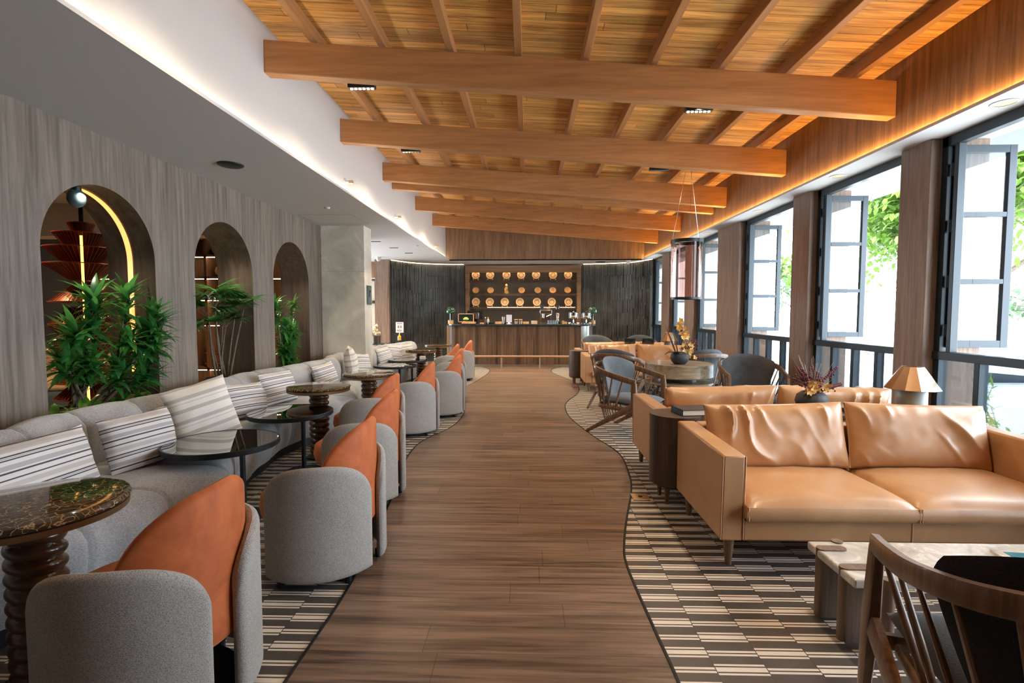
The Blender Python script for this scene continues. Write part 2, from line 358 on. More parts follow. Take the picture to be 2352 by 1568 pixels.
    def build(s, name, mat, parent=None, bevel=0, smooth=35, sub=0, label=None, solid=0):
        me = bpy.data.meshes.new(name); me.from_pydata(s.v, [], s.f); me.validate(); me.update()
        me.materials.append(MAT[mat] if isinstance(mat, str) else mat)
        if smooth:
            me.polygons.foreach_set('use_smooth', [True] * len(me.polygons)); me.set_sharp_from_angle(angle=math.radians(smooth))
        o = bpy.data.objects.new(name, me); COL.objects.link(o)
        if parent: o.parent = parent
        if solid: q = o.modifiers.new('solid', 'SOLIDIFY'); q.thickness = solid; q.offset = 0
        if bevel: q = o.modifiers.new('bevel', 'BEVEL'); q.width = bevel; q.segments = 2; q.limit_method = 'ANGLE'; q.angle_limit = math.radians(40)
        if sub: q = o.modifiers.new('sub', 'SUBSURF'); q.levels = sub; q.render_levels = sub
        if label: o['label'] = label
        return o
def thing(name, label, cat, loc=(0, 0, 0), rz=0, group=None):
    o = bpy.data.objects.new(name, None); COL.objects.link(o); o.location = loc; o.rotation_euler = (0, 0, rz); o.empty_display_size = .1
    o['label'] = label; o['category'] = cat
    if group: o['group'] = group
    return o
def tag(o, label, cat, group=None, kind=None):
    o['label'] = label; o['category'] = cat
    if group: o['group'] = group
    if kind: o['kind'] = kind
    return o
def struct(o, label=None):
    o['kind'] = 'structure'
    if label: o['label'] = label
    return o
def dup(root, loc, rz=0, label=None, group=None, scale=None):
    r = root.copy(); COL.objects.link(r); r.location = loc; r.rotation_euler = (0, 0, rz)
    if label: r['label'] = label
    if group: r['group'] = group
    if scale: r.scale = scale
    for ch in list(root.children):
        c = ch.copy(); COL.objects.link(c); c.parent = r
        for g in list(ch.children):
            d = g.copy(); COL.objects.link(d); d.parent = c
    return r
def interp(tab, y):
    if y <= tab[0][0]: return tab[0][1]
    for (a, b), (c, d) in zip(tab, tab[1:]):
        if y <= c:
            t = (y - a) / (c - a); t = t * t * (3 - 2 * t); return b + (d - b) * t
    return tab[-1][1]
def catmull(p, n=8):
    out = []
    for i in range(len(p) - 1):
        a = p[max(i - 1, 0)]; b = p[i]; c = p[i + 1]; d = p[min(i + 2, len(p) - 1)]
        for k in range(n):
            t = k / n
            out.append(tuple(.5 * (2 * b[j] + (c[j] - a[j]) * t + (2 * a[j] - 5 * b[j] + 4 * c[j] - d[j]) * t * t + (3 * b[j] - a[j] - 3 * c[j] + d[j]) * t ** 3) for j in range(len(b))))
    out.append(p[-1]); return out

# ------------------------------------------------------------------ SETTING: floor
struct(MB().box(-8.5, 3.8, -1.8, 16, -.12, 0).build('floor', 'tile', smooth=0))
LB = [(-.95, -1.8), (-.95, 1.2), (-.948, 1.9), (-.942, 2.6), (-1.005, 3.36), (-1.077, 4.03), (-1.19, 4.87), (-1.19, 5.62), (-.96, 6.4), (-.913, 7.24), (-1.04, 8.4), (-1.22, 9.5), (-1.08, 10.7), (-.944, 12.0), (-.97, 12.9), (-1.2, 13.56)]
RB = [(.62, -1.8), (.60, 1.2), (.593, 1.95), (.581, 2.3), (.57, 2.87), (.607, 3.15), (.702, 3.56), (.839, 4.09), (.909, 4.53), (.937, 5.24), (.762, 5.99), (.588, 6.98), (.575, 7.79), (.668, 8.37), (.875, 9.05), (.99, 9.84), (.97, 10.65), (.768, 11.5), (.592, 12.34), (.65, 13.1), (.92, 13.62)]
cl = catmull(LB, 8); cr_ = catmull(RB, 8)
struct(MB().poly([p for p in cr_] + [p for p in reversed(cl)], .0, .004).build('floor', 'floor_wood', smooth=0), 'wavy walnut plank aisle')
for i, cv in enumerate((cl, cr_)):
    struct(MB().sweep([(x, y, .004) for x, y in cv], .014, .006).build('trim_%d' % (i + 1), 'black'))

# ------------------------------------------------------------------ left wall with arches
ARCH = [4.076, 5.745, 7.38]; AR = .555; SPR = 1.905; SILL = .50; XW = -3.42; XB = -3.86; YE = 8.40
def arch_wall():
    mb = MB(); edges = []
    def slab(y0, y1, zf0, zf1, ztop=2.87):
        for X, fl in ((XW, 0), (XB, 1)):
            q = [(X, y0, zf0), (X, y1, zf1), (X, y1, ztop), (X, y0, ztop)]
            mb.add(q if not fl else list(reversed(q)), [(0, 1, 2, 3)])
    ys = -1.8
    for c in ARCH:
        slab(ys, c - AR, 0, 0)
        n = 28
        for k in range(n):
            a0 = PI - PI * k / n; a1 = PI - PI * (k + 1) / n
            slab(c + AR * math.cos(a0), c + AR * math.cos(a1), SPR + AR * math.sin(a0), SPR + AR * math.sin(a1))
        slab(c - AR, c + AR, 0, 0, SILL)
        ys = c + AR
    slab(ys, YE, 0, 0)
    mb.add([(XW, YE, 0), (XB, YE, 0), (XB, YE, 2.87), (XW, YE, 2.87)], [(0, 1, 2, 3)])
    return mb
struct(arch_wall().build('wall_left', 'wall_wood', smooth=0))
for i, c in enumerate(ARCH):
    mb = MB(); path = [(c - AR, SILL), (c - AR, SPR)] + [(c + AR * math.cos(PI - PI * k / 28), SPR + AR * math.sin(PI - PI * k / 28)) for k in range(1, 28)] + [(c + AR, SPR), (c + AR, SILL), (c - AR, SILL)]
    mb.grid([[(x, y, z) for (y, z) in path] for x in (XB, XW)])
    struct(mb.build('trim_%d' % (i + 3), 'arch_wood', smooth=30), 'dark veneer reveal of the arch')
c = ARCH[0]
path = [(c + (AR - .006) * math.cos(a), SPR + (AR - .006) * math.sin(a)) for a in [PI * .52 - PI * .52 * k / 20 for k in range(21)]] + [(c + AR - .006, SPR - .3), (c + AR - .006, SPR - .7), (c + AR - .006, .9)]
mb = MB(); mb.grid([[(x, y, z) for (y, z) in path] for x in (-3.675, -3.625)])
struct(mb.build('trim_6', emis('amber_arch_led', (1, .42, .08), .55)), 'glowing strip in the arch reveal')
# pillar
struct(MB().box(-3.41, -2.69, 8.41, 8.80, 0, 2.87).build('wall_pillar', 'pillar', bevel=.004), 'beige marble pillar')
struct(MB().box(-3.412, -2.688, 8.408, 8.802, 2.118, 2.121).build('trim_32', plain('stone_joint', (.36, .34, .28), .6), smooth=0), 'joint in the marble cladding')
pq = thing('wall_sign', 'dark metal call plate with hook emblem on the marble pillar', 'sign', (-2.688, 8.62, 1.74))
MB().box(0, .012, -.12, .12, -.16, .16).build('plate', plain('dark_green_plate', (.05, .085, .09), .3), pq, .004)
MB().box(.012, .016, -.09, .09, -.13, .13).build('inset', plain('slate_inset', (.09, .14, .15), .3), pq)
MB().tube([(.02, .03 * math.cos(a) * .9, .05 + .03 * math.sin(a)) for a in [PI * k / 8 for k in range(9)]] + [(.02, -.027, -.03)], .006, 6).build('emblem', 'black', pq)

# ------------------------------------------------------------------ ceilings
struct(MB().box(-8.5, -2.15, -1.8, 16, 2.87, 2.895).build('ceiling', 'soffit', smooth=0))
struct(MB().box(-2.15, 3.9, 14.1, 16, 2.87, 2.895).build('ceiling', 'soffit', smooth=0))
struct(MB().box(3.09, 3.46, -1.8, 14.1, 2.87, 2.895).build('ceiling', 'white', smooth=0))
struct(MB().box(3.46, 3.8, -1.8, 14.1, 2.87, 3.0).build('ceiling', 'white', smooth=0))
def rz_(x): return 3.90 - (x + 2.19) * .0605
y0, y1 = -1.8, 14.12
struct(MB().hexa([(-2.3, y0, rz_(-2.3)), (3.3, y0, rz_(3.3)), (3.3, y1, rz_(3.3)), (-2.3, y1, rz_(-2.3)), (-2.3, y0, rz_(-2.3) + .05), (3.3, y0, rz_(3.3) + .05), (3.3, y1, rz_(3.3) + .05), (-2.3, y1, rz_(-2.3) + .05)]).build('ceiling', 'board_wood', smooth=0))
struct(MB().box(-2.33, -2.25, y0, 14.1, 2.895, 3.96).build('wall_upper_left', 'white', smooth=0))
struct(MB().box(3.16, 3.26, y0, 14.1, 2.895, 3.62).build('wall_upper_right', 'panel_wood', smooth=0))
struct(MB().box(-2.3, 3.2, 14.1, 14.16, 2.87, 3.96).build('wall_upper_back', 'panel_wood_x', smooth=0))
struct(MB().box(-2.245, -2.205, y0, 14.05, 2.897, 2.905).build('trim_7', 'led_white', smooth=0), 'cove light above the left soffit')
struct(MB().box(3.125, 3.15, y0, 14.05, 2.897, 2.904).build('trim_8', 'led_orange', smooth=0), 'cove light above the window soffit')
# beams (slightly out of square with the aisle)
BE = [(2.60, 2.72, 1), (4.42, 4.60, 1), (6.20, 6.47, 1), (7.99, 8.345, 1), (8.54, 8.91, 0), (10.30, 10.79, 1), (12.16, 12.63, 1)]
NAMEB = ['the nearest, just overhead', 'first full beam in view', 'second full beam in view', 'third, with a slimmer beam close behind', 'slim beam close behind the third', 'second from the bar', 'last before the bar panel']
for (ya, yb, big), lb in zip(BE[1:], NAMEB[1:]):
    zt = (3.765, 3.43) if big else (3.60, 3.24); zb = (3.49, 3.125); th = .11
    xl, xr = -2.25, 3.16
    o = MB().hexa([(xl, ya, zb[0]), (xr, yb, zb[1]), (xr, yb + th, zb[1]), (xl, ya + th, zb[0]), (xl, ya, zt[0]), (xr, yb, zt[1]), (xr, yb + th, zt[1]), (xl, ya + th, zt[0])]).build('roof_beam', 'beam_wood', bevel=.008, smooth=0)
    tag(o, 'cedar cross beam under the board ceiling, ' + lb, 'beam', 'cedar cross beams')
for k in range(9):
    x = -1.85 + .588 * k; zt = rz_(x) + .0; zb = zt - .12
    zz = rz_(x)
    o = MB().box(x - .031, x + .031, y0, 14.1, zb + .015, zz + .003).build('rafter', 'purlin_wood', bevel=.004, smooth=0)
    o['kind'] = 'structure'; o.name = 'trim_%d' % (10 + k)
# track lights, sprinklers, downlights, detectors
def track(x, y, z, lb, lit):
    t = thing('ceiling_spotlight', lb, 'light', (x, y, z), 0, 'slim spotlights under the cedar ceiling')
    MB().box(-.13, .13, -.035, .035, 0, .045).build('housing', 'black', t, .004)
    m = MB()
    for k in range(6): m.lathe([(.014, -.004), (.014, .001)], 10, (-.1 + .04 * k, 0))
    m.build('lens', 'lamp' if lit else 'chrome', t)
    MB().tube([(0, 0, .045), (0, 0, rz_(x) - z)], .008, 6).build('stem', 'black', t)
track(-1.60, 3.0, 3.60, 'added black spotlight bar out of view overhead at left, before the first beam', True); track(1.66, 3.0, 3.42, 'added black spotlight bar out of view overhead at right, before the first beam', True)  # unseen bars, added to carry the spots that brighten the foreground
track(-1.60, 5.02, 3.60, 'black six-lens spotlight beneath the left end of the first bay', True)
track(1.66, 5.16, 3.40, 'black six-lens spotlight beneath the right end of the first bay', True)
track(-1.60, 7.1, 3.64, 'black spotlight bar beyond the second beam at left', False)
track(1.83, 7.35, 3.43, 'black spotlight bar beyond the second beam at right', False)
for k, (x, y) in enumerate([(-1.60, 9.3), (1.8, 9.45), (-1.60, 11.1), (1.8, 11.3), (-.6, 13.0), (.9, 13.1)]):
    track(x, y, rz_(x) - .24, 'black spotlight bar high between the far beams, ' + ['left of the fourth bay', 'right of the fourth bay', 'left of the fifth bay', 'right of the fifth bay', 'left one nearest the bar', 'right one nearest the bar'][k], True)
for x, y, w_ in ((-1.6, 3.0, 85), (1.66, 3.0, 85), (-1.60, 5.02, 70), (1.66, 5.12, 70), (-1.6, 7.1, 70), (1.83, 7.35, 60), (-1.6, 9.3, 90), (1.8, 9.45, 90), (-1.6, 11.1, 110), (1.8, 11.3, 110), (-.6, 13.0, 170), (.9, 13.1, 170)):  # the nearest pair is added to light the foreground from out of view
    spot('ceiling_spotlight_beam', (x, y, rz_(x) - .26), w_ * .55, (1, .80, .54), 125)
spot('alcove_beam', (-3.0, 12.6, 2.84), 40, (1, .75, .5), 130); spot('alcove_beam', (2.3, 14.3, 2.84), 12, (1, .75, .5), 130)
spot('counter_beam', (-.6, 14.5, 2.84), 22, (1, .7, .4), 130); spot('counter_beam', (.9, 14.5, 2.84), 16, (1, .7, .4), 130)
for i, (y, z) in enumerate([(6.33, 3.048), (8.73, 3.065), (12.43, 3.047)]):
    t = thing('wall_sprinkler', 'small white sprinkler head on the upper white wall, ' + ('nearest', 'middle', 'farthest')[i] + ' of three', 'sprinkler', (-2.25, y, z), 0, 'wall sprinklers')
    q = Matrix.Rotation(PI / 2, 4, 'Y')
    m = MB().lathe([(.045, 0), (.045, .01), (.015, .015), (.015, .05)], 12); m.v = [tuple(q @ Vector(p)) for p in m.v]; m.build('escutcheon', 'white', t)
    MB().box(.05, .10, -.012, .012, -.018, .018).build('nozzle', 'brass', t)
for i, (y, w) in enumerate([(3.664, 1), (5.535, 1), (7.37, 1), (9.4, 1), (11.4, 1)]):
    t = thing('downlight', 'round recessed downlight in the window soffit, ' + ('nearest', 'second from the front', 'third from the front', 'fourth from the front', 'farthest')[i], 'light', (3.235, y, 2.869), 0, 'recessed downlights over the windows')
    MB().lathe([(.062, -.004), (.078, -.004), (.078, .0), (.062, .0)], 24, cap=False).build('bezel', 'white', t)
    MB().lathe([(.0005, .0005), (.062, -.001)], 24, cap=False).build('reflector', 'downlight', t)
t = thing('ceiling_speaker', 'black oval speaker grille in the left soffit', 'speaker', (-2.86, 4.93, 2.869))
MB().lathe([(.0005, -.016), (.10, -.016), (.115, -.008), (.118, 0)], 32, cap=False).build('grille', 'black', t)
t = thing('ceiling_speaker', 'small dark speaker disc in the ceiling before the right brick wall', 'speaker', (2.05, 14.6, 2.869))
MB().lathe([(.0005, -.012), (.13, -.012), (.14, 0)], 24, cap=False).build('grille', 'black', t)
for lb, x, y in (('small white smoke detector on the soffit before the access panel', -2.72, 6.95), ('small white detector on the far soffit', -2.35, 10.9)):
    t = thing('smoke_detector', lb, 'smoke detector', (x, y, 2.869)); MB().lathe([(.0005, -.025), (.03, -.022), (.045, 0)], 16, cap=False).build('cover', 'white', t)
for i, (x, y) in enumerate([(-3.05, 10.3), (-2.95, 11.3), (-2.85, 12.3)]):
    t = thing('ceiling_slot_vent', 'tiny black slot light in the far soffit, ' + ('nearest', 'middle', 'farthest')[i] + ' of three', 'light', (x, y, 2.869), 0, 'black slots in far soffit'); MB().box(-.09, .09, -.03, .03, -.006, 0).build('slot', 'black', t)
m = MB()
for a in ((-3.35, -2.55, 7.45, 7.456), (-3.35, -2.55, 8.25, 8.256), (-3.35, -3.344, 7.45, 8.256), (-2.556, -2.55, 7.45, 8.256)): m.box(a[0], a[1], a[2], a[3], 2.8675, 2.8695)
struct(m.build('trim_20', plain('shadow_gap', (.3, .3, .3), .8), smooth=0), 'access panel seam in the soffit')
for lb, x, y in (('white security camera on the ceiling above the far doorway', -3.85, 13.2), ('white security camera above the right end of the brick wall', 2.75, 14.2)):
    t = thing('security_camera', lb, 'camera', (x, y, 2.869)); MB().lathe([(.07, -.03), (.07, 0)], 16).build('mount', 'white', t); MB().ball((0, 0, -.05), .06, 12).build('dome', 'white', t)

# ------------------------------------------------------------------ windows and columns on the right
COLS = [(4.39, 4.73), (6.19, 6.58), (8.20, 9.11), (10.41, 10.95), (12.22, 12.81), (13.95, 14.3)]
COLS = [(-1.8, .9), (2.35, 2.7)] + COLS
for i, (a, b) in enumerate(COLS):
    struct(MB().box(3.31, 3.78, a, b, 0, 2.87).build('wall_column', 'column_wood', bevel=.004, smooth=0))
XF0, XF1 = 3.40, 3.47; RAIL = 1.127
for i in range(len(COLS) - 1):
    a = COLS[i][1]; b = COLS[i + 1][0]; n = i + 1
    m = MB()
    m.box(XF0, XF1, a, a + .06, .0, 2.87); m.box(XF0, XF1, b - .06, b, .0, 2.87); m.box(XF0, XF1, a, b, 2.79, 2.87)
    m.box(XF0 - .012, XF1 + .012, a, b, RAIL - .065, RAIL); m.box(XF0, XF1, a, b, 0, .14)
    m.box(XF0 + .005, XF1 - .005, b - .16, b - .12, RAIL, 2.79)
    nb = 3 if b - a < 1.7 else 4
    for k in range(1, nb + 1):
        y = b - (b - a) / (nb + 1) * k; m.box(XF0, XF1, y - .024, y + .024, .14, RAIL)
    win = struct(m.build('window_%d' % n, 'frame', bevel=.003, smooth=0), 'blue-black window frame with low barred panes')
    MB().box(3.437, 3.441, a + .03, b - .03, .1, RAIL - .04).build('pane', 'glass', win, smooth=0)
    hm = MB()
    for z in (1.3, 1.7, 2.15, 2.6): hm.tube([(3.43, b - .09, z - .05), (3.43, b - .09, z + .05)], .014, 8)
    hm.build('hinge', 'frame', win)
    # opened sash standing out at right angles
    yh = b - .05; sx0, sx1 = 3.45, 3.92; sz0, sz1 = 1.16, 2.79; th = .042
    fr = MB()
    for x0, x1, z0, z1 in ((sx0, sx0 + .06, sz0, sz1), (sx1 - .06, sx1, sz0, sz1), (sx0 + .06, sx1 - .06, sz0, sz0 + .06), (sx0 + .06, sx1 - .06, sz1 - .06, sz1), (sx0 + .06, sx1 - .06, 1.68, 1.72), (sx0 + .06, sx1 - .06, 2.22, 2.26)):
        fr.box(x0, x1, yh - th, yh, z0, z1)
    s = fr.build('sash', 'sash', win, bevel=.003, smooth=0)
    MB().box(sx0 + .055, sx1 - .055, yh - .024, yh - .020, sz0 + .03, sz1 - .03).build('sash_pane', 'glass', s, smooth=0)

struct(MB().box(-8.5, 3.8, -1.9, -1.8, 0, 3.96).build('wall_front', 'wall_wood', smooth=0))
# ------------------------------------------------------------------ back bar wall
def brick_curve(pts, z0, z1, name, n, lb):
    mb = MB(); P = catmull(pts, 24); L = [0]
    for a, b in zip(P, P[1:]): L.append(L[-1] + math.dist(a, b))
    def at(s):
        for i in range(len(P) - 1):
            if s <= L[i + 1]:
                t = (s - L[i]) / (L[i + 1] - L[i]); return (P[i][0] + (P[i + 1][0] - P[i][0]) * t, P[i][1] + (P[i + 1][1] - P[i][1]) * t)
        return P[-1]
    rnd = random.Random(n); H = .36; rows = int(math.ceil((z1 - z0) / H))
    s = 0; k = 0; off = 0
    while s < L[-1] - .005:
        w = rnd.choice((.025, .03, .04, .05, .07)); e = min(L[-1], s + w); a = at(s); b = at(e); d = Vector((b[0] - a[0], b[1] - a[1])).normalized(); nn = Vector((d.y, -d.x))
        if k <= 0: off = rnd.choice((0, 0, .12, .2, .28)); k = rnd.randint(2, 7)
        k -= 1
        for r in range(rows + 1):
            za = max(z0, z0 + (r - 1) * H + off + .004); zb = min(z1, z0 + r * H + off)
            if zb - za < .02: continue
            p = rnd.uniform(.0, .03)
            f = [(a[0] + nn.x * p, a[1] + nn.y * p), (b[0] + nn.x * p - d.x * .005, b[1] + nn.y * p - d.y * .005), (b[0] - nn.x * .06, b[1] - nn.y * .06), (a[0] - nn.x * .06, a[1] - nn.y * .06)]
            mb.hexa([(x, y, za) for x, y in f] + [(x, y, zb) for x, y in f])
        s = e
    o = struct(mb.build(name, plain('black_brick' + str(n), (.062, .068, .066), .5, nz=.5, nscale=3), smooth=0), lb)
    led = MB().tube([(x, y - .09, 2.862) for x, y in P[2:-1]], .006, 6); struct(led.build('trim_%d' % (21 + n), 'led', smooth=0), 'curved light line over the brick wall')
brick_curve([(-3.72, 13.9), (-3.3, 14.75), (-2.6, 15.2), (-1.88, 15.3)], 0, 2.87, 'wall_back', 0, 'curved wall of upright black bricks, left of the bar shelf')
brick_curve([(1.60, 15.3), (2.3, 15.15), (2.95, 14.75), (3.32, 13.9)], 0, 2.87, 'wall_back', 1, 'curved wall of upright black bricks, right of the bar shelf')
struct(MB().box(-5.2, 3.8, 15.72, 15.82, 0, 2.87).build('wall_back', 'black', smooth=0))
struct(MB().box(-4.12, -3.74, 13.75, 14.0, 0, 2.87).build('wall_column', 'column_wood', smooth=0))
# ribbed backing inside the shelf
m = MB(); rnd = random.Random(3); x = -1.8
while x < 1.55:
    w = rnd.choice((.025, .035, .045)); m.box(x, x + w - .004, 15.62, 15.66 - rnd.uniform(0, .02) + .03, 0, 2.8); x += w
struct(m.build('wall_shelf_back', plain('black_brick_back', (.10, .085, .07), .55), smooth=0), 'upright black bricks behind the shelves')

# bar shelf unit
u = thing('bar_shelf', 'tall walnut display shelf with lit ledges behind the bar', 'shelf', (0, 15.3, 0))
XL, XR = -1.86, 1.58
SHW = wood('bar_shelf_walnut', (.16, .09, .05), (.34, .21, .12), 'X', 1.0, .4)
m = MB(); m.box(XL, XL + .12, -.05, .3, 0, 2.66); m.box(XR - .12, XR, -.05, .3, 0, 2.66); m.box(XL, XR, -.05, .3, 2.66, 2.84).box(XL + .12, XR - .12, -.05, -.03, 2.625, 2.66); m.build('frame', SHW, u, .004, smooth=0)
SZ = [2.355, 1.955, 1.555]
for z in SZ:
    s = MB().box(XL + .12, XR - .12, -.04, .3, z, z + .05).box(XL + .12, XR - .12, -.04, -.025, z - .018, z).build('shelf_board', 'dark_wood', u, .003, smooth=0)
MB().box(XL + .14, XR - .14, .03, .05, 2.650, 2.658).build('light_strip', 'led', u, smooth=0)
MB().box(-1.2, 1.4, -.043, -.041, SZ[2] + .040, SZ[2] + .046).build('light_strip', 'led', u, smooth=0)
for z in SZ: MB().box(XL + .14, XR - .14, .02, .035, z - .006, z - .001).build('light_strip', 'led', u, smooth=0)

def xb(px, Y): return (px - 1212) / 1176 * Y
proto = thing('display_plate', '', 'plate', (0, 0, 0), 0, 'plates on wooden stands on the bar shelf')
q = Matrix.Translation((0, .02, .155)) @ Matrix.Rotation(PI / 2 - .15, 4, 'X')
def rotm(mb, q): mb.v = [tuple(q @ Vector(p)) for p in mb.v]; return mb
rotm(MB().lathe([(.0005, .0), (.05, .0), (.058, .012), (.112, .022), (.122, .028), (.115, .012), (.06, -.012), (.0005, -.014)], 28, cap=False), q).build('plate', 'plate', proto)
rotm(MB().lathe([(.060, .0155), (.075, .0185), (.075, .021), (.060, .018)], 28, cap=False), q).build('rim_band', 'plate_ring', proto)
MB().box(-.085, -.062, -.06, .06, 0, .05).box(.062, .085, -.06, .06, 0, .05).box(-.085, .085, .03, .045, .0, .012).build('stand', 'light_wood', proto, .002, smooth=0)
ordn = ['leftmost', 'second from left', 'third from left', 'middle', 'third from right', 'second from right', 'rightmost']
first = True
for row, z, pxs in (('top', SZ[0] + .05, [1093, 1126, 1163.5, 1197, 1231, 1269.5, 1304]), ('lowest', SZ[2] + .05, [1093, 1125, 1159.5, 1194, 1233, 1267, 1305])):
    for k, px in enumerate(pxs):
        lb = 'ochre ringed plate on a stand, %s on the %s bar shelf' % (ordn[k], row); loc = (xb(px, 15.35), 15.36, z)
        if first: proto.location = loc; proto['label'] = lb; first = False
        else: dup(proto, loc, 0, lb)
bw = None
for k, px in enumerate([1093, 1127, 0, 1198, 1235, 1269, 1303]):
    if not px: continue
    lb = 'round golden bowl tipped on its side, %s on the middle bar shelf' % ordn[k]; loc = (xb(px, 15.35), 15.38, SZ[1] + .05)
    if bw is None:
        q = Matrix.Translation((0, -.03, .092)) @ Matrix.Rotation(PI / 2 - .5, 4, 'X')
        m = rotm(MB().lathe([(.0005, -.055), (.05, -.05), (.085, -.015), (.1, .03), (.094, .03), (.075, -.01), (.04, -.035), (.0005, -.04)], 28, cap=False), q)
        bw = m.build('bowl', 'terra_glow'); tag(bw, lb, 'bowl', 'golden bowls on the middle bar shelf'); bw.location = loc
    else:
        c = bw.copy(); COL.objects.link(c); c.location = loc; c['label'] = lb
m = MB(); rnd = random.Random(5)
m.lathe([(.075, 0), (.085, .03), (.05, .10), (.06, .15), (.035, .20), (.045, .24), (.02, .29), (.001, .30)], 14, rf=lambda r, z, a: r * (1 + .25 * math.sin(3 * a + z * 30)))
o = m.build('figurine', 'gold'); tag(o, 'twisted gold figurine among the bowls on the middle bar shelf', 'figurine'); o.location = (xb(1163, 15.35), 15.36, SZ[1] + .05)

# ------------------------------------------------------------------ bar counter
b = thing('bar_counter', 'long walnut bar counter with dark stone top and brass foot rail', 'bar counter', (0, 13.5, 0))
def rounded(x0, x1, y0, y1, r, n=10):
    pts = []
    for cx, cy, a0 in ((x1 - r, y0 + r, -PI / 2), (x1 - r, y1 - r, 0), (x0 + r, y1 - r, PI / 2), (x0 + r, y0 + r, PI)):
        for k in range(n + 1): a = a0 + PI / 2 * k / n; pts.append((cx + r * math.cos(a), cy + r * math.sin(a)))
    return pts
MB().poly(rounded(-2.16, 1.74, .03, .72, .3), .07, 1.085).build('front_panel', 'counter_wood', b, smooth=30)
MB().poly(rounded(-2.2, 1.88, -.05, .78, .36), 1.10, 1.14).build('counter_top', 'stone_top', b, .004, smooth=30)
MB().poly(rounded(-2.10, 1.70, .06, .70, .3), 0, .07).build('plinth', 'steel_clad', b, smooth=30)
for x in (-1.93, -1.38, -.85, -.28, .24, .80, 1.24): MB().box(x, x + .05, .012, .04, .08, 1.08).build('dark_stile', 'dark_wood', b, smooth=0)
MB().box(-2.14, -2.09, -.0, .05, 0, 1.1).build('end_post', 'brass', b, smooth=0)
MB().poly([(1.40 + .345 * math.sin(a), .355 - .345 * math.cos(a)) for a in [PI / 2 * k / 10 for k in range(11)]] + [(1.40, .3)], .072, 1.09).build('lit_end_corner', 'steel_clad', b, smooth=30)  # paler metal on the rounded corner puts its lit look into the colour
RW = plain('rose_brown_rail', (.42, .25, .17), .4)
MB().tube([(-1.75, -.19, .30), (1.62, -.19, .30)], .028, 10).build('foot_rail', RW, b)
for x in (-1.72, -.68, .32, 1.3): MB().tube([(x, -.19, .28), (x, -.19, .0)], .018, 8).build('rail_post', RW, b)
CT = 1.14
def cx(px): return xb(px, 13.75)
def obj1(mb, name, mat, label, cat, loc, rz=0, group=None, **k):
    o = mb.build(name, mat, **k); tag(o, label, cat, group); o.location = loc; o.rotation_euler = (0, 0, rz); return o
def shroom(px, lb):
    t = thing('mushroom_lamp', lb, 'lamp', (cx(px), 13.72, CT), 0, 'green mushroom lamps on the bar')
    MB().lathe([(.075, 0), (.075, .10)], 20).build('base', 'light_wood', t)
    MB().tube([(0, 0, .1), (0, 0, .32)], .022, 10).build('stem', 'green', t)
    MB().lathe([(.125, .28), (.13, .33), (.11, .40), (.06, .445), (.0005, .455)], 24, cap=False).build('lamp_shade', 'green', t, solid=.004)
shroom(1035, 'glossy green mushroom lamp at the left end of the bar'); shroom(1360, 'glossy green mushroom lamp at the right end of the bar')
t = thing('framed_sign', 'pink-framed dark sign with lime crest on the bar', 'sign', (cx(1072), 13.55, CT))
MB().box(-.20, .20, 0, .03, .07, .26).build('board', 'screen', t, smooth=0)
m = MB(); m.box(-.21, -.19, -.01, .04, .05, .28).box(.19, .21, -.01, .04, .05, .28).box(-.21, .21, -.01, .04, .26, .28).box(-.21, .21, -.01, .04, .05, .07).build('frame', plain('rose_wood_frame', (.62, .33, .22), .5), t, smooth=0)
m = MB(); m.box(-.07, .07, -.004, -.001, .115, .155).box(-.04, .04, -.004, -.001, .155, .18).build('crest', 'logo', t, smooth=0)
m = MB().box(-.05, .05, -.006, -.004, .128, .138); m.build('lettering', 'screen', t, smooth=0)
MB().box(-.17, -.13, .0, .1, 0, .05).box(.13, .17, 0, .1, 0, .05).build('foot', 'dark_wood', t, smooth=0)
t = thing('snack_tray', 'light wooden tray of snack packets before the framed sign', 'tray', (cx(1079), 13.50, CT))
MB().box(-.19, .19, -.07, .06, 0, .012).box(-.19, .19, -.07, -.06, 0, .06).box(-.19, .19, .05, .06, 0, .06).box(-.19, -.18, -.07, .06, 0, .06).box(.18, .19, -.07, .06, 0, .06).build('tray', 'light_wood', t, smooth=0)
for x, c_ in ((-.12, (.7, .5, .3)), (-.05, (.6, .2, .1)), (.04, (.05, .4, .1)), (.12, (.5, .08, .05))): MB().box(x - .03, x + .03, -.03, .03, .012, .075).build('packet', plain('packet', c_, .4), t, .006)
t = thing('cash_register', 'dark till screen standing behind the framed sign', 'till', (cx(1090), 13.95, CT))
MB().box(-.22, .20, 0, .03, .12, .36).build('screen', 'black', t, .006, smooth=0); MB().box(-.05, .05, .0, .08, 0, .14).build('stand', 'black', t)
MB().box(-.06, .10, -.07, -.02, .13, .30).build('customer_display', 'chrome', t, .004, smooth=0)
tag_i = [('light wooden box between till and bottles', 1108, .05, .09, .035, 'light_wood'), ('black serving tray on the bar right of the bottles', 1127, .10, .05, .045, 'black'), ('pale wooden box behind the straw holder', 1146, .09, .06, .06, 'light_wood'), ('pale wooden box right of the biscuit jars', 1208, .08, .06, .06, 'light_wood'), ('low dark tray under the paper cups', 1160, .07, .05, .03, 'black'), ('cream box stack left of the coffee machine', 1227, .08, .08, .085, 'cream_fabric'), ('pale wooden box left of the cake stands', 1296, .06, .05, .06, 'light_wood')]
for lb, px, w, d, h, mt in tag_i: obj1(MB().box(-w, w, -d, d, 0, h), 'serving_box', mt, lb, 'box', (cx(px), 13.62, CT), group='boxes and trays on the bar', bevel=.004)
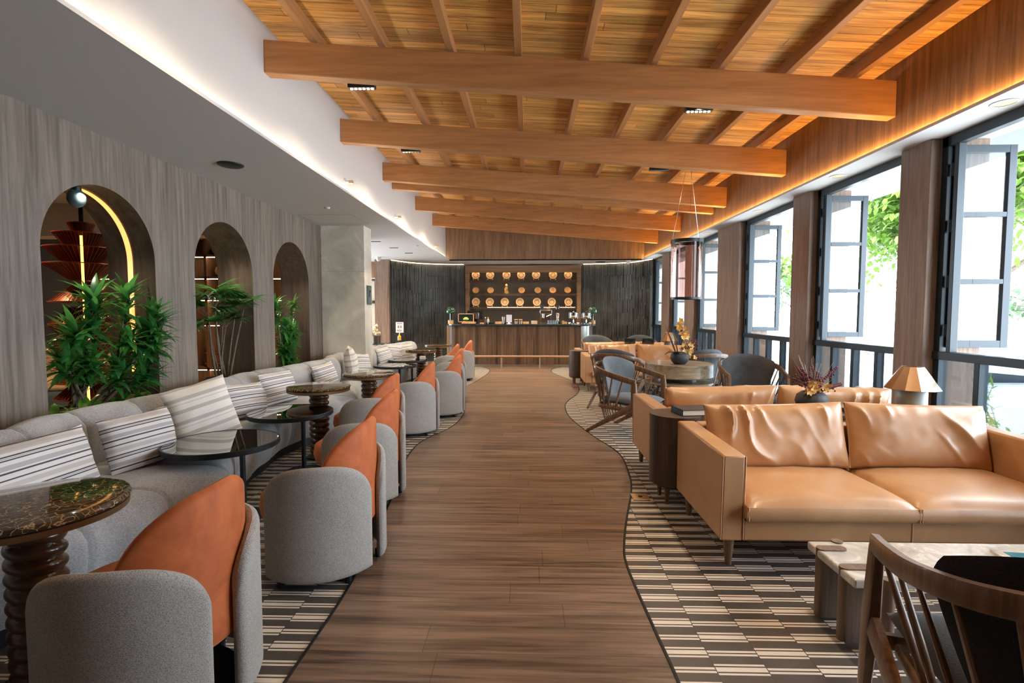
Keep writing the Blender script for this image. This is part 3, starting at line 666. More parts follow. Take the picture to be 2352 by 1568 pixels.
for lb, px, mt in (('brown bottle on the bar', 1116, 'dark_wood'), ('pale blue bottle with gold cap on the bar', 1122, 'cream_ceramic')):
    t = thing('bottle', lb, 'bottle', (cx(px), 13.6, CT)); MB().lathe([(.032, 0), (.034, .11), (.018, .135), (.016, .15)], 16).build('body', mt, t); MB().lathe([(.02, .15), (.024, .175), (.01, .185)], 12).build('cap', 'brass', t)
t = thing('straw_holder', 'clear cup of wrapped straws on the bar', 'cup', (cx(1157), 13.58, CT)); MB().lathe([(.035, 0), (.04, .1)], 16, cap=False).build('cup', 'dome_glass', t)
m = MB()
for k in range(8): a = k * .8; m.tube([(.015 * math.cos(a), .015 * math.sin(a), .005), (.04 * math.cos(a), .04 * math.sin(a), .19)], .006, 5)
m.build('straws', 'paper', t)
t = thing('menu_stand', 'lilac-white menu card in a stand on the bar', 'menu', (cx(1170), 13.53, CT)); MB().box(-.075, .075, 0, .008, .05, .245).build('card', plain('lilac_card', (.56, .57, .72), .5), t, smooth=0)
MB().box(-.07, .07, -.04, .05, 0, .012).box(-.03, .03, -.004, .012, .0, .055).build('stand', 'paper', t, smooth=0)
for i, px in enumerate((1186, 1196)):
    t = thing('biscuit_jar', ('left', 'right')[i] + ' glass jar of golden biscuits on the bar', 'jar', (cx(px), 13.56, CT), 0, 'biscuit jars on the bar')
    MB().lathe([(.045, 0), (.048, .09), (.04, .11)], 18, cap=False).build('jar', 'dome_glass', t); MB().lathe([(.04, .005), (.042, .08)], 12).build('biscuits', 'terra_glow', t); MB().lathe([(.05, .11), (.05, .125), (.01, .13)], 16).build('lid', 'terra_glow', t)
t = thing('espresso_machine', 'chrome espresso machine with steam wand on the bar', 'coffee machine', (cx(1253), 13.85, CT))
MB().box(-.15, .17, -.16, .2, .0, .03).build('drip_tray', 'chrome', t, .004); MB().box(-.13, .15, .04, .2, .03, .42).build('body', plain('bronze_steel', (.3, .2, .13), .25, .9), t, .008)
MB().box(-.15, .17, -.12, .2, .27, .37).build('group_housing', 'chrome', t, .01); MB().tube([(.03, -.10, .20), (.16, -.2, .26)], .015, 8).build('portafilter', 'chrome', t)
MB().lathe([(.035, .16), (.04, .27)], 14, (-.06, -.06)).build('group_head', 'chrome', t); MB().lathe([(.05, .37), (.05, .52)], 14, (-.09, .08)).build('hopper', 'black', t)
MB().tube([(-.12, -.12, .28), (-.14, -.15, .1)], .006, 6).build('steam_wand', 'chrome', t)
t = thing('coffee_grinder', 'tall black coffee grinder right of the espresso machine', 'grinder', (cx(1281), 13.82, CT))
MB().box(-.06, .06, -.07, .1, 0, .06).build('base', 'black', t, .006); MB().lathe([(.04, .06), (.045, .2), (.055, .27), (.03, .3)], 16).build('body', 'chrome', t); MB().lathe([(.03, .3), (.06, .36), (.06, .48), (.055, .49)], 16).build('bean_hopper', plain('smoked_hopper', (.03, .02, .03), .1, coat=1), t)
MB().lathe([(.03, .12), (.034, .17)], 12, (0, -.075)).build('dosing_cup', 'light_wood', t)
gl = None
for i in range(6):
    lb = 'clear tumbler in the row before the espresso machine, ' + ['leftmost', 'second from left', 'third from left', 'third from right', 'second from right', 'rightmost'][i]; loc = (cx(1259 + i * 4.1), 13.52, CT)
    if gl is None: gl = obj1(MB().lathe([(.0005, .003), (.02, .003), (.023, .10), (.021, .10), (.018, .008), (.0005, .008)], 14, cap=False), 'drinking_glass', 'dome_glass', lb, 'glass', loc, group='tumblers on the bar')
    else:
        c = gl.copy(); COL.objects.link(c); c.location = loc; c['label'] = lb
obj1(MB().lathe([(.028, 0), (.034, .09), (.031, .09), (.026, .005), (.0005, .005)], 16, cap=False), 'paper_cup', 'light_wood', 'small tan cup right of the coffee grinder', 'cup', (cx(1292), 13.58, CT))
for i, px in enumerate((1316, 1345)):
    t = thing('cake_stand', ('left', 'right')[i] + ' silver cake stand under a glass dome on the bar', 'cake stand', (cx(px), 13.64, CT), 0, 'domed cake stands')
    MB().lathe([(.07, 0), (.07, .01), (.018, .04), (.014, .12), (.05, .145), (.155, .15), (.16, .165), (.0005, .165)], 24, cap=False).build('stand', 'chrome', t)
    MB().lathe([(.135, .166), (.135, .30), (.12, .315), (.0005, .32)], 24, cap=False).build('dome', 'dome_glass', t); MB().ball((0, 0, .335), .016, 8).build('knob', 'chrome', t)
    for j, (x, y) in enumerate(((-.05, -.03), (.05, .0), (0, .06), (.0, -.07))): MB().lathe([(.035, .167), (.042, .19), (.03, .21), (.001, .218)], 12, (x, y)).build('pastry', 'terra_glow', t)
for lb, px, mt, h in (('small brass tin before the left cake stand', 1306, 'chrome', .05), ('small ivory sugar pot between the cake stands', 1325, 'paper', .045), ('small clear bowl of sachets between the cake stands', 1335, 'dome_glass', .04), ('tiny jar before the right cake stand', 1352, 'cream_ceramic', .05)):
    obj1(MB().lathe([(.025, 0), (.034, h * .8), (.03, h)], 14), 'sugar_pot', mt, lb, 'pot', (cx(px), 13.50, CT))
# floor sign with sanitiser
t = thing('notice_stand', 'white notice on a pole with an amber sanitiser bottle, left of the bar', 'sign', (-3.28, 13.0, 0))
MB().lathe([(.14, 0), (.14, .012), (.012, .02), (.012, .72), (.05, .725), (.05, .735)], 16).build('pole', 'black', t)
MB().lathe([(.045, .74), (.045, .84), (.015, .87), (.012, .9)], 14).build('bottle', 'yellow', t); MB().tube([(0, 0, .72), (0, .03, .96)], .004, 5).build('card_stem', 'chrome', t)
sgn = MB().box(-.10, .10, .03, .035, .93, 1.20).build('notice', 'paper', t, smooth=0)
m = MB().box(-.07, .07, .026, .029, 1.155, 1.172)
for k in range(3): m.box(-.07, .05, .026, .029, .965 + k * .016, .971 + k * .016)
m.box(-.05, -.01, .026, .029, 1.05, 1.11).box(.02, .05, .026, .029, 1.05, 1.11).build('print', 'ink', t, smooth=0)

# ------------------------------------------------------------------ room beyond the arches
struct(MB().box(-8.5, -8.4, -1.8, 10.1, 0, 2.87).build('wall_far_left', 'room_dark', smooth=0))
struct(MB().box(-8.5, -3.5, 10.0, 10.1, 0, 2.87).build('wall_inner_back', 'shelf_wood', smooth=0))
struct(MB().box(-8.5, -4.0, 6.6, 6.9, 2.45, 2.87).build('ceiling', 'soffit_warm', smooth=0))
sh = thing('wall_shelf', 'walnut wall shelving with lit ledges seen through the arches', 'shelf', (0, 9.6, 0))
for x in (-8.3, -7.2, -6.15, -5.1, -4.0): MB().box(x, x + .05, 0, .38, 0, 2.85).build('upright', 'shelf_wood', sh, smooth=0)
for z in (.35, 1.2, 1.68, 2.09, 2.5):
    MB().box(-8.3, -3.95, 0, .38, z, z + .04).build('shelf_board', 'shelf_wood', sh, smooth=0)
    MB().box(-8.25, -4.0, .012, .03, z - .012, z - .001).build('light_strip', 'led', sh, smooth=0)
vs = thing('vase', 'round ochre vase on the shelf seen through the middle arch', 'vase', (-5.9, 9.78, 2.13)); MB().lathe([(.05, 0), (.12, .06), (.13, .12), (.10, .19), (.05, .23), (.04, .22)], 20, cap=False).build('body', 'terra_glow', vs)
obj1(MB().lathe([(.05, 0), (.13, .05), (.15, .11), (.14, .11), (.06, .02)], 20), 'bowl', 'terra_glow', 'ochre bowl on the upper shelf seen through the middle arch', 'bowl', (-5.93, 9.78, 2.54))
obj1(MB().lathe([(.04, 0), (.10, .05), (.10, .12), (.05, .18)], 16), 'vase', 'gold', 'small gilt vase on the shelf through the nearest arch', 'vase', (-7.75, 9.78, 2.13))
bk = None
for i in range(12):
    loc = (-6.25 + i * .055, 9.70, .39); w = .05
    if bk is None:
        bk = thing('book', '', 'book', loc, 0, 'red leather books on the low shelf'); MB().box(0, w, 0, .2, 0, .34).build('cover', 'red_leather', bk, .004); MB().box(-.0015, w + .0015, -.003, .0, .06, .08).box(-.0015, w + .0015, -.003, .0, .26, .28).build('gilt_band', 'gold', bk, smooth=0); o = bk
    else: o = dup(bk, loc)
    o['label'] = 'red leather book with gilt bands behind the middle arch, ' + ['leftmost', 'second from left', 'third from left', 'fourth from left', 'fifth from left', 'sixth from left', 'sixth from right', 'fifth from right', 'fourth from right', 'third from right', 'second from right', 'rightmost'][i]
bs = thing('lounge_sofa', 'beige and teal sofa in the dim room behind the nearest arch', 'sofa', (-6.0, 6.9, 0), .25)
MB().box(-1.1, 1.1, -.45, .45, .08, .42).build('base', 'teal_fabric', bs, .05); MB().box(-1.1, 1.1, .2, .5, .3, .95).build('backrest', 'cream_fabric', bs, .08); MB().box(-1.0, 1.0, -.42, .25, .42, .58).build('seat_cushion', 'cream_fabric', bs, .05)
for yy in (4.05, 5.9, 7.35): spot('arch_plant_light', (-3.55, yy, 2.38 if yy > 7 else 2.40), 11, (1, .9, .72), 110)
spot('inner_room_light', (-5.4, 4.9, 2.8), 75, (1, .6, .3), 130); spot('inner_room_light', (-4.8, 8.2, 2.8), 60, (1, .65, .35), 130); spot('inner_room_light', (-5.0, 12.4, 2.8), 60, (1, .65, .35), 130)
# copper lattice sculpture
s = thing('copper_sculpture', 'tall stack of copper wire cones with a glowing core, behind the nearest arch', 'sculpture', (-4.69, 5.3, 0))
cones = [(2.24, .17, 2.38, .085), (0, 0, 0, 0)]
segs = [(2.38, .12, 2.28, .08), (2.27, .24, 2.10, .12), (2.12, .32, 1.94, .13), (1.95, .33, 1.78, .10), (1.73, .10, 1.56, .30), (1.50, .13, 1.33, .30), (1.32, .30, 1.10, .14), (1.12, .28, .95, .13), (.92, .13, .72, .30), (.72, .12, .55, .29), (.55, .14, .35, .24)]
for k, (za, ra, zb, rb) in enumerate(segs):
    m = MB(); n = 46
    for j in range(n):
        a = 2 * PI * j / n
        m.tube([(ra * math.cos(a), ra * math.sin(a), za), (rb * math.cos(a), rb * math.sin(a), zb)], .0035, 4, cap=False)
    for r_, z_ in ((ra, za), (rb, zb)): m.tube([(r_ * math.cos(2 * PI * j / 36), r_ * math.sin(2 * PI * j / 36), z_) for j in range(37)], .006, 5, cap=False)
    w = m.build('wire_cone', 'copper', s)
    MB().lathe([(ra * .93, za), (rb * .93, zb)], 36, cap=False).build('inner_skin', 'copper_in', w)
MB().tube([(.205, -.24, .5), (.205, -.24, 2.22)], .012, 8).build('glowing_core', 'glow', s)
MB().tube([(0, 0, 0), (0, 0, 2.86)], .02, 8).build('mast', 'black', s)
sl = thing('globe_spotlight', 'grey globe spotlight hanging at the crown of the nearest arch', 'light', (-3.63, 4.07, 2.425)); MB().ball((0, 0, -.06), .065, 16, 1.15).build('globe', plain('grey_blue_globe', (.10, .16, .18), .25, .3), sl); MB().lathe([(.035, 0), (.035, .03)], 14).build('mount', 'frame', sl)
# doorway zone left of the bar
struct(MB().box(-5.2, -4.12, 14.35, 14.45, 0, 2.87).build('wall_doorway', 'shelf_wood', smooth=0))
dd = thing('display_niche', 'lit wooden niche with pale glass panels past the marble pillar', 'cabinet', (-4.35, 14.2, 0))
MB().box(-.35, .22, 0, .12, 0, .9).build('cabinet_body', 'shelf_wood', dd); MB().box(-.35, .22, -.02, .12, 1.72, 1.76).box(-.35, .22, -.02, .12, 2.35, 2.39).build('shelf_board', 'dark_wood', dd)
MB().box(-.1, .06, .09, .11, .95, 1.7).box(-.1, .06, .09, .11, 1.78, 2.33).build('glass_panel', 'soffit_warm', dd); MB().box(-.3, .15, .05, .07, 2.38, 2.40).build('light_strip', 'led', dd)
dt = thing('side_table', 'round metal drum table beyond the marble pillar', 'table', (-3.72, 12.6, 0)); MB().lathe([(.24, 0), (.24, .66)], 28).build('drum', 'chrome', dt); MB().lathe([(.30, .66), (.30, .69)], 28).build('tabletop', 'stone_top', dt)
pt = thing('flower_pot', 'dark pot of cream flowers on the metal drum table', 'plant', (-3.76, 12.6, .69)); MB().lathe([(.10, 0), (.11, .18), (.10, .18)], 18).build('pot', 'dark_wood', pt)
m = MB(); rnd = random.Random(8)
for k in range(26): m.ball((rnd.uniform(-.09, .09), rnd.uniform(-.09, .09), .2 + rnd.uniform(0, .26)), rnd.uniform(.02, .035), 6)
m.build('flowers', plain('cream_flower', (.8, .68, .42), .7), pt)

# ------------------------------------------------------------------ tub chairs
def shell(R, T, a0, a1, z0, topf, n=30, m=22, flare=0.0):
    """curved upholstered panel with rounded rim; angles from +X"""
    mb = MB(); ha = (a1 - a0) / 2 * R; rows_o = []; rows_i = []
    us = [math.sin(PI / 2 * (-1 + 2 * i / n)) for i in range(n + 1)]
    vs_ = [.5 + .5 * math.sin(PI / 2 * (-1 + 2 * j / m)) for j in range(m + 1)]
    for t in us:
        a = (a0 + a1) / 2 + t * (a1 - a0) / 2; top = topf(t); ro = []; ri = []
        for v in vs_:
            z = z0 + v * (top - z0); d = min((1 - abs(t)) * ha, (1 - v) * (top - z0) * (.75 if abs(t) > .5 else 1), v * (top - z0))
            e = min(1, d / (T * .55)); off = T / 2 * math.sqrt(max(0, 1 - (1 - e) ** 2)); rr = R + flare * (z - z0)
            ro.append(((rr + off) * math.cos(a), (rr + off) * math.sin(a), z)); ri.append(((rr - off) * math.cos(a), (rr - off) * math.sin(a), z))
        rows_o.append(ro); rows_i.append(ri)
    mb.grid(rows_o); mb.grid([list(reversed(r)) for r in rows_i]); return mb
def sup(t, n): return max(0, 1 - abs(t) ** n) ** (1 / n)
def make_tub(label):
    t = thing('tub_chair', label, 'chair', (0, 0, 0), 0, 'tub chairs along the aisle'); D = math.radians
    top = lambda u: .40 + .255 * sup(u, 2.5)
    shell(.325, .05, D(-114), D(-5), .045, top).build('side_shell', 'tweed', t, smooth=50)
    shell(.325, .05, D(13), D(116), .045, top).build('side_shell', 'tweed', t, smooth=50)
    shell(.275, .05, D(-62), D(88), .27, lambda u: .43 + .42 * (sup((u - .15) / 1.15, 2.4) if u < .15 else sup((u - .15) / .85, 1.7)), flare=.0).build('backrest', 'velvet', t, smooth=50)
    MB().lathe([(.0005, .29), (.24, .29), (.27, .31), (.285, .37), (.275, .43), (.24, .455), (.0005, .465)], 36, (-.07, 0), cap=False).build('seat', 'velvet', t, smooth=50)
    MB().lathe([(.05, .03), (.05, .3)], 14).lathe([(.27, .015), (.27, .04), (.06, .05)], 30).build('base', 'black', t)
    for a in (-100, -30, 30, 100): MB().lathe([(.018, 0), (.02, .05)], 10, (.3 * math.cos(D(a)), .3 * math.sin(D(a)))).build('foot', 'black', t)
    return t
CH = [(-1.375, 1.80, 'nearest chair in the lower left corner'), (-1.175, 2.865, 'second from front, beside the nearest mirror table'), (-1.31, 3.92, 'third from front, half hidden by the second'), (-1.57, 4.99, 'fourth chair, near the marble table with a turned column'), (-1.42, 6.12, 'fifth chair, alone at the bend of the plank floor'), (-1.24, 7.20, 'sixth chair, just past the bend'), (-1.37, 8.5, 'seventh chair, close behind the sixth'), (-1.60, 9.68, 'eighth chair, tucked between the far tables'), (-1.49, 10.97, 'farthest chair, nearest the bar')]
tub = None
for i, (x, y, d) in enumerate(CH):
    lb = 'grey tub chair with orange back, ' + d; rz = math.radians([-20, -15, -12, -14, -10, -10, -6, -8, -4][i])
    if tub is None: tub = make_tub(lb); tub.location = (x, y, 0); tub.rotation_euler = (0, 0, rz)
    else: dup(tub, (x, y, 0), rz, lb)

# ------------------------------------------------------------------ round tables
def make_marble(label):
    t = thing('round_table', label, 'table', (0, 0, 0), 0, 'marble-topped round tables')
    MB().lathe([(.0005, .692), (.290, .692), (.302, .698), (.305, .708), (.300, .719), (.288, .722), (.0005, .722)], 56, cap=False).build('tabletop', 'marble', t, smooth=40)
    MB().lathe([(.10, .655), (.27, .660), (.298, .668), (.300, .691), (.0005, .691)], 56, cap=False).build('rim', 'rim', t, smooth=40)
    prof = [(.088, z) for z in [.02 + .635 * i / 110 for i in range(111)]]
    MB().lathe([(.13, 0), (.13, .012), (.09, .02)], 30).build('foot_plate', 'black', t)
    MB().lathe(prof, 40, rf=lambda r, z, a: r * .86 + .021 * abs(math.sin(PI * z / .056 + a / 2)) ** .7).build('turned_column', 'column_turned', t, smooth=60)
    return t
TM = [(-1.905, 1.88, 'nearest, at the lower left'), (-2.085, 5.02, 'second from the front, before the middle arch'), (-1.915, 6.10, 'third from the front, before the marble pillar'), (-2.10, 10.0, 'fourth, behind the far black table'), (-2.03, 11.55, 'farthest, by the bar')]
mt = None
for x, y, d in TM:
    lb = 'dark marble table on a spiral column, ' + d
    if mt is None: mt = make_marble(lb); mt.location = (x, y, 0)
    else: dup(mt, (x, y, 0), random.uniform(0, 6), lb)
def make_mirror(label):
    t = thing('side_table', label, 'table', (0, 0, 0), 0, 'smoked-mirror round tables')
    MB().lathe([(.0005, .54), (.352, .54), (.358, .545), (.358, .576), (.350, .578), (.346, .576)], 64, cap=False).build('table_rim', 'black', t, smooth=40)
    MB().lathe([(.346, .5755), (.0005, .5757)], 64, cap=False).build('mirror_top', 'mirror_top', t, smooth=0)
    MB().tube([(.02, .2, .012), (.02, .2, .54)], .019, 14).build('pole', 'black', t)
    MB().lathe([(.15, 0), (.15, .012)], 36, (.06, .13)).build('base_plate', 'black', t)
    return t
TB = [(-2.075, 3.38, 'nearest, reflecting the plant'), (-2.10, 4.436, 'second, reflecting the middle arch'), (-2.20, 8.42, 'third, past the marble pillar'), (-2.21, 9.40, 'farthest of the four')]
mi = None
for x, y, d in TB:
    lb = 'black-rimmed low mirror table on a thin pole, ' + d
    if mi is None: mi = make_mirror(lb); mi.location = (x, y, 0)
    else: dup(mi, (x, y, 0), 0, lb)

nb_ = obj1(MB().box(-.05, .05, -.035, .035, 0, .06), 'napkin_box', 'paper', 'small white napkin box on the farthest mirror table', 'box', (-1.95, 9.42, .5785), bevel=.004)
# ------------------------------------------------------------------ banquettes
XFT = [(0.3, -2.25), (1.2, -2.32), (1.9, -2.22), (2.35, -2.05), (2.8, -2.0), (3.15, -1.90), (3.5, -2.12), (3.9, -2.20), (4.4, -2.30), (4.95, -2.38), (5.35, -2.34), (5.7, -2.10), (5.95, -2.03), (6.25, -2.12), (6.8, -2.33), (7.6, -2.40), (8.5, -2.38), (9.3, -2.40), (10.0, -2.35), (10.8, -2.2), (11.6, -2.25)]
XBT = [(0.3, -2.75), (2.2, -2.75), (2.7, -2.80), (3.1, -2.90), (3.6, -2.88), (4.0, -2.80), (4.3, -2.74), (4.7, -2.87), (5.4, -2.93), (6.3, -2.79), (7.1, -2.69), (7.5, -2.84), (8.35, -2.95), (8.95, -2.76), (10.0, -2.78), (10.9, -2.62), (11.6, -2.5)]
def banquette(y0, y1, label):
    t = thing('banquette', label, 'banquette', (0, 0, 0), 0, 'serpentine banquettes'); ny = int((y1 - y0) / .012); S = .46
    rs = []; rb = []; rp = []
    for i in range(ny + 1):
        y = y0 + (y1 - y0) * i / ny; xf = interp(XFT, y); x_b = interp(XBT, y)
        d = abs((y / S) % 1 - .5) * S; d = S / 2 - d; g = math.exp(-(d / .012) ** 2) * .018; puff = .009 * (1 - math.exp(-(d / .08) ** 2))
        en = min(1, min(y - y0, y1 - y) / .07); en = math.sqrt(max(0, 1 - (1 - en) ** 2)); k = (1 - en) * .05
        P = [(xf - .09, .085), (xf - .05 - g - k, .10), (xf - .015 - g + puff - k, .20), (xf - g + puff * 1.2 - k, .30), (xf - .004 - g + puff - k, .37), (xf - .03 - g - k, .425 - g + puff * .4 - k * .5), (xf - .08, .452 - g + puff * .6 - k * .5), (xf - .16, .462 - g + puff - k * .5), (x_b + .10, .455 - g + puff * .6 - k * .5), (x_b - .02, .43), (x_b - .05, .10)]
        rs.append([(a, y, z) for a, z in P])
        B = [(x_b + .01, .40), (x_b + .035 + puff - g - k, .52), (x_b + .045 + puff - g - k, .62), (x_b + .03 + puff - g - k, .715 - k), (x_b - .02 + puff * .6 - g * .6, .775 + puff - g - k), (x_b - .08, .80 + puff - g - k), (x_b - .14, .795 + puff - g - k), (x_b - .185, .755 - k), (x_b - .20, .66 - k), (x_b - .20, .10)]
        rb.append([(a, y, z) for a, z in B])
        rp.append([(xf - .10, y, z) for z in (.0, .10)] + [(x_b - .15, y, .10), (x_b - .15, y, 0)])
    def capped(rows):
        m = MB(); n = len(rows[0]); m.grid([list(reversed(r)) for r in rows]); L = len(rows) * n
        m.f += [tuple(range(n)), tuple(reversed(range(L - n, L)))]; return m
    capped(rs).build('seat', 'banquette', t, smooth=70); capped(rb).build('backrest', 'banquette', t, smooth=70); capped(rp).build('plinth', 'black', t)
    return t
banquette(.4, 8.36, 'long grey serpentine banquette with channelled back below the arches')
banquette(8.86, 11.45, 'grey banquette beyond the marble pillar, lit warm')
struct(MB().box(-3.418, -3.20, -1.8, 8.38, 0, .68).build('wall_ledge', wood('ledge_wood', (.12, .08, .05), (.28, .18, .12), 'Y', 1, .5), smooth=0), 'brown wooden ledge behind the banquette')

# ------------------------------------------------------------------ cushions
def pillow(w, h, t, seed=0, wr=.010, n=34, m=24, sag=.04, ridge=None, pw=2.6, pe=.55):
    mb = MB()
    for side in (1, -1):
        rows = []
        for i in range(n + 1):
            u = -1 + 2 * i / n; r = []
            for j in range(m + 1):
                v = -1 + 2 * j / m
                ex = max(0, 1 - abs(u) ** pw) ** pe * max(0, 1 - abs(v) ** pw) ** pe
                x = w / 2 * u * (1 - sag * (1 - v * v) * abs(u) ** 3); z = h / 2 * v * (1 - sag * 1.3 * (1 - u * u) * abs(v) ** 3)
                nz = noise.noise(Vector((x * 5 + seed * 7.1, z * 5, side * 2 + seed))) + .5 * noise.noise(Vector((x * 12 + seed, z * 12, side * 5)))
                y = -side * (t / 2 * ex + wr * nz * min(1, ex * 2))
                if ridge:
                    q = ridge(x, z, seed); y -= side * q * min(1, ex * 1.6)
                z += wr * .5 * noise.noise(Vector((x * 9, seed, v))) * (1 if abs(v) > .6 else 0)
                r.append((x, y, z))
            rows.append(r)
        mb.grid(rows if side > 0 else [list(reversed(r)) for r in rows])
    return mb
PL = [(-2.55, 2.50, .62, .74, .37, 'b', 88, -.32, 0, 'wide navy-striped cushion at the left edge, nearest of all'),
      (-2.50, 3.20, .625, .46, .36, 'b', 74, -.30, -.03, 'navy-striped cushion left of the big cream cushion'),
      (-2.50, 3.83, .69, .46, .46, 'c', 52, -.22, -.22, 'big cream cushion with broad grey stripes leaning on the banquette'),
      (-2.66, 4.72, .62, .48, .33, 'b', 78, -.30, .06, 'navy-striped cushion just right of the big cream cushion'),
      (-2.72, 5.48, .63, .58, .36, 'b', 84, -.28, .02, 'navy-striped cushion below the middle arch'),
      (-2.63, 6.55, .62, .52, .33, 'b', 84, -.28, -.05, 'navy-striped cushion below the farthest arch'),
      (-2.62, 7.50, .70, .50, .50, 'c', 110, -.16, 0, 'cream cushion standing before the marble pillar'),
      (-2.64, 8.02, .62, .40, .36, 'b', 70, -.22, .1, 'small navy-striped cushion at the foot of the marble pillar'),
      (-2.64, 9.35, .63, .50, .36, 'b', 80, -.3, -.05, 'navy-striped cushion just past the marble pillar'),
      (-2.60, 9.85, .64, .42, .38, 'b', 60, -.25, .12, 'plump navy-striped cushion in the middle of the far banquette'),
      (-2.50, 10.35, .63, .44, .34, 'b', 50, -.25, -.08, 'navy-striped cushion at the far end of the banquette')]
for i, (x, y, z, w, h, k, rz, tilt, roll, lb) in enumerate(PL):
    o = pillow(w, h, .19, seed=i * 3.3 + 1, wr=.018).build('throw_pillow', 'stripe_blue' if k == 'b' else 'stripe_cream', smooth=80)
    tag(o, lb, 'cushion', 'striped cushions on the banquettes'); o.location = (x, y, z)
    o.rotation_euler = (Matrix.Rotation(math.radians(rz), 4, 'Z') @ Matrix.Rotation(tilt, 4, 'X') @ Matrix.Rotation(roll, 4, 'Y')).to_euler()

# ------------------------------------------------------------------ leather sofas
def fold(x, z, s):
    q = (x * 1.0 + z * .62) * 19 + 4.2 * noise.noise(Vector((x * 2.6, z * 2.6, s)))
    a = noise.noise(Vector((x * 3 + s, z * 2, 3.3)))
    return .040 * (1 - abs(math.sin(q))) ** 1.6 * max(0, .45 + a * 1.5) - .003 * math.sin(q * .5)
def make_sofa(label, Lx=2.12, Dy=.88, seed=1):
    t = thing('leather_sofa', label, 'sofa', (0, 0, 0), 0, 'tan leather sofas')
    h = Lx / 2; a = .125; f = -Dy / 2; r = Dy / 2
    for s in (-1, 1):
        x0, x1 = (-h, -h + a) if s < 0 else (h - a, h)
        ar = MB().hexa([(x0, f + .02, .16), (x1, f + .02, .16), (x1, r, .16), (x0, r, .16), (x0, f, .655), (x1, f, .655), (x1, r, .665), (x0, r, .665)]).build('armrest', 'leather', t, .012, smooth=40)
        for xe in (x0, x1): MB().tube([(xe, f + .018, .17), (xe, f + .002, .65)], .004, 5).build('stitching', 'seam', ar)
    MB().box(-h + a, h - a, f + .02, r, .16, .285).build('base', 'leather', t, .012, smooth=40)
    MB().box(-.004, .004, f + .016, f + .022, .165, .28).build('base_seam', 'seam', t)
    MB().box(-h + a, h - a, r - .13, r, .28, .665).build('back_frame', 'leather', t, .015, smooth=40)
    w = (Lx - 2 * a) / 2
    for s in (-1, 1):
        c = s * w / 2
        m = MB(); rows = []
        n = 40; mm = 28
        for i in range(n + 1):
            u = -1 + 2 * i / n; rr = []
            for j in range(mm + 1):
                v = -1 + 2 * j / mm; x = w / 2 * .985 * u; y = (f - .03 + r - .14) / 2 + (r - .14 - f + .03) / 2 * v
                e = max(0, 1 - abs(u) ** 6) ** .5 * max(0, 1 - abs(v) ** 8) ** .5
                z = .372 + .05 * e + .02 * (1 - u * u) * (1 - v * v) + .004 * noise.noise(Vector((x * 6, y * 3, seed + s))) * e
                rr.append((c + x, y, z))
            rows.append(rr)
        m.grid(rows); yb0 = f - .03; yb1 = r - .14
        rim = [rows[i][0] for i in range(n + 1)] + rows[n][1:] + [rows[i][mm] for i in range(n - 1, -1, -1)] + [rows[0][j] for j in range(mm - 1, 0, -1)]
        cx_ = c; cy_ = (yb0 + yb1) / 2; ring = []
        for k, (zz, o_) in enumerate(((.372, 0), (.35, .010), (.32, .010), (.295, -.002), (.286, -.02))):
            ring.append([(x + (1 if x > cx_ else -1) * (o_ if abs(x - cx_) > w / 2 * .97 else 0), y + (1 if y > cy_ else -1) * (o_ if abs(y - cy_) > (yb1 - yb0) / 2 * .97 else 0), zz) for x, y, _ in rim])
        m.grid([list(reversed(q)) for q in ring], closed=True)
        sc_ = m.build('seat_cushion', 'leather', t, smooth=60)
        for e_ in (-1, 1): MB().tube([(c + e_ * w / 2 * .985, yb0 - .008, .30), (c + e_ * w / 2 * .985, yb0 - .004, .375)], .005, 5).build('piping', 'seam', sc_)
        bc = pillow(w * .99, .44, .19, seed=seed * 2 + s, wr=.008, n=90, m=50, sag=.03, ridge=fold, pw=4.5, pe=.5).build('back_cushion', 'leather', t, smooth=80)
        bc.location = (c, r - .235, .615); bc.rotation_euler = (-.26, .025 * s, 0)
        q = [(w * .495 * ux * (1 - .03 * (1 - uz * uz)), 0, .215 * uz * (1 - .04 * (1 - ux * ux))) for ux, uz in [(-1 + 2 * k / 14, -1) for k in range(15)] + [(1, -1 + 2 * k / 8) for k in range(1, 9)] + [(1 - 2 * k / 14, 1) for k in range(1, 15)] + [(-1, 1 - 2 * k / 8) for k in range(1, 9)]]
        MB().tube(q, .006, 6).build('piping', 'seam', bc)
    for x in (-h + .07, h - .07):
        for y in (f + .08, r - .08): MB().lathe([(.018, 0), (.032, .16)], 14, (x, y)).build('leg', 'chair_wood', t)
    return t
s1 = make_sofa('large tan leather sofa in the right foreground, facing the camera')
s1.location = (2.15, 3.28, 0)
dup(s1, (2.10, 4.60, 0), PI, 'tan leather sofa turned away, back to back with the foreground sofa')
dup(s1, (2.11, 9.74, 0), 0, 'tan leather sofa facing the camera, behind the slatted armchairs')
dup(s1, (2.11, 11.10, 0), PI, 'tan leather sofa farthest off, turned towards the bar')
DST = None
for i, (x, y, d) in enumerate([(1.145, 3.945, 'at the corner of the foreground sofa'), (1.04, 10.42, 'at the corner of the far sofa')]):
    lb = 'dark drum side table on tapered feet, ' + d
    if DST is None:
        DST = thing('drum_side_table', lb, 'table', (x, y, 0), 0, 'drum side tables')
        MB().lathe([(.17, .13), (.195, .15), (.198, .66), (.0005, .66)], 44).build('drum', 'dark_wood', DST, smooth=40)
        MB().lathe([(.0005, .66), (.2, .66), (.2, .675), (.0005, .675)], 44, cap=False).build('tabletop', 'dark_wood', DST, smooth=40)
        for a in (.8, 2.4, 4.0, 5.5): MB().lathe([(.014, 0), (.022, .15)], 10, (.13 * math.cos(a), .13 * math.sin(a))).build('leg', 'chair_wood', DST)
    else: dup(DST, (x, y, 0), 0, lb)
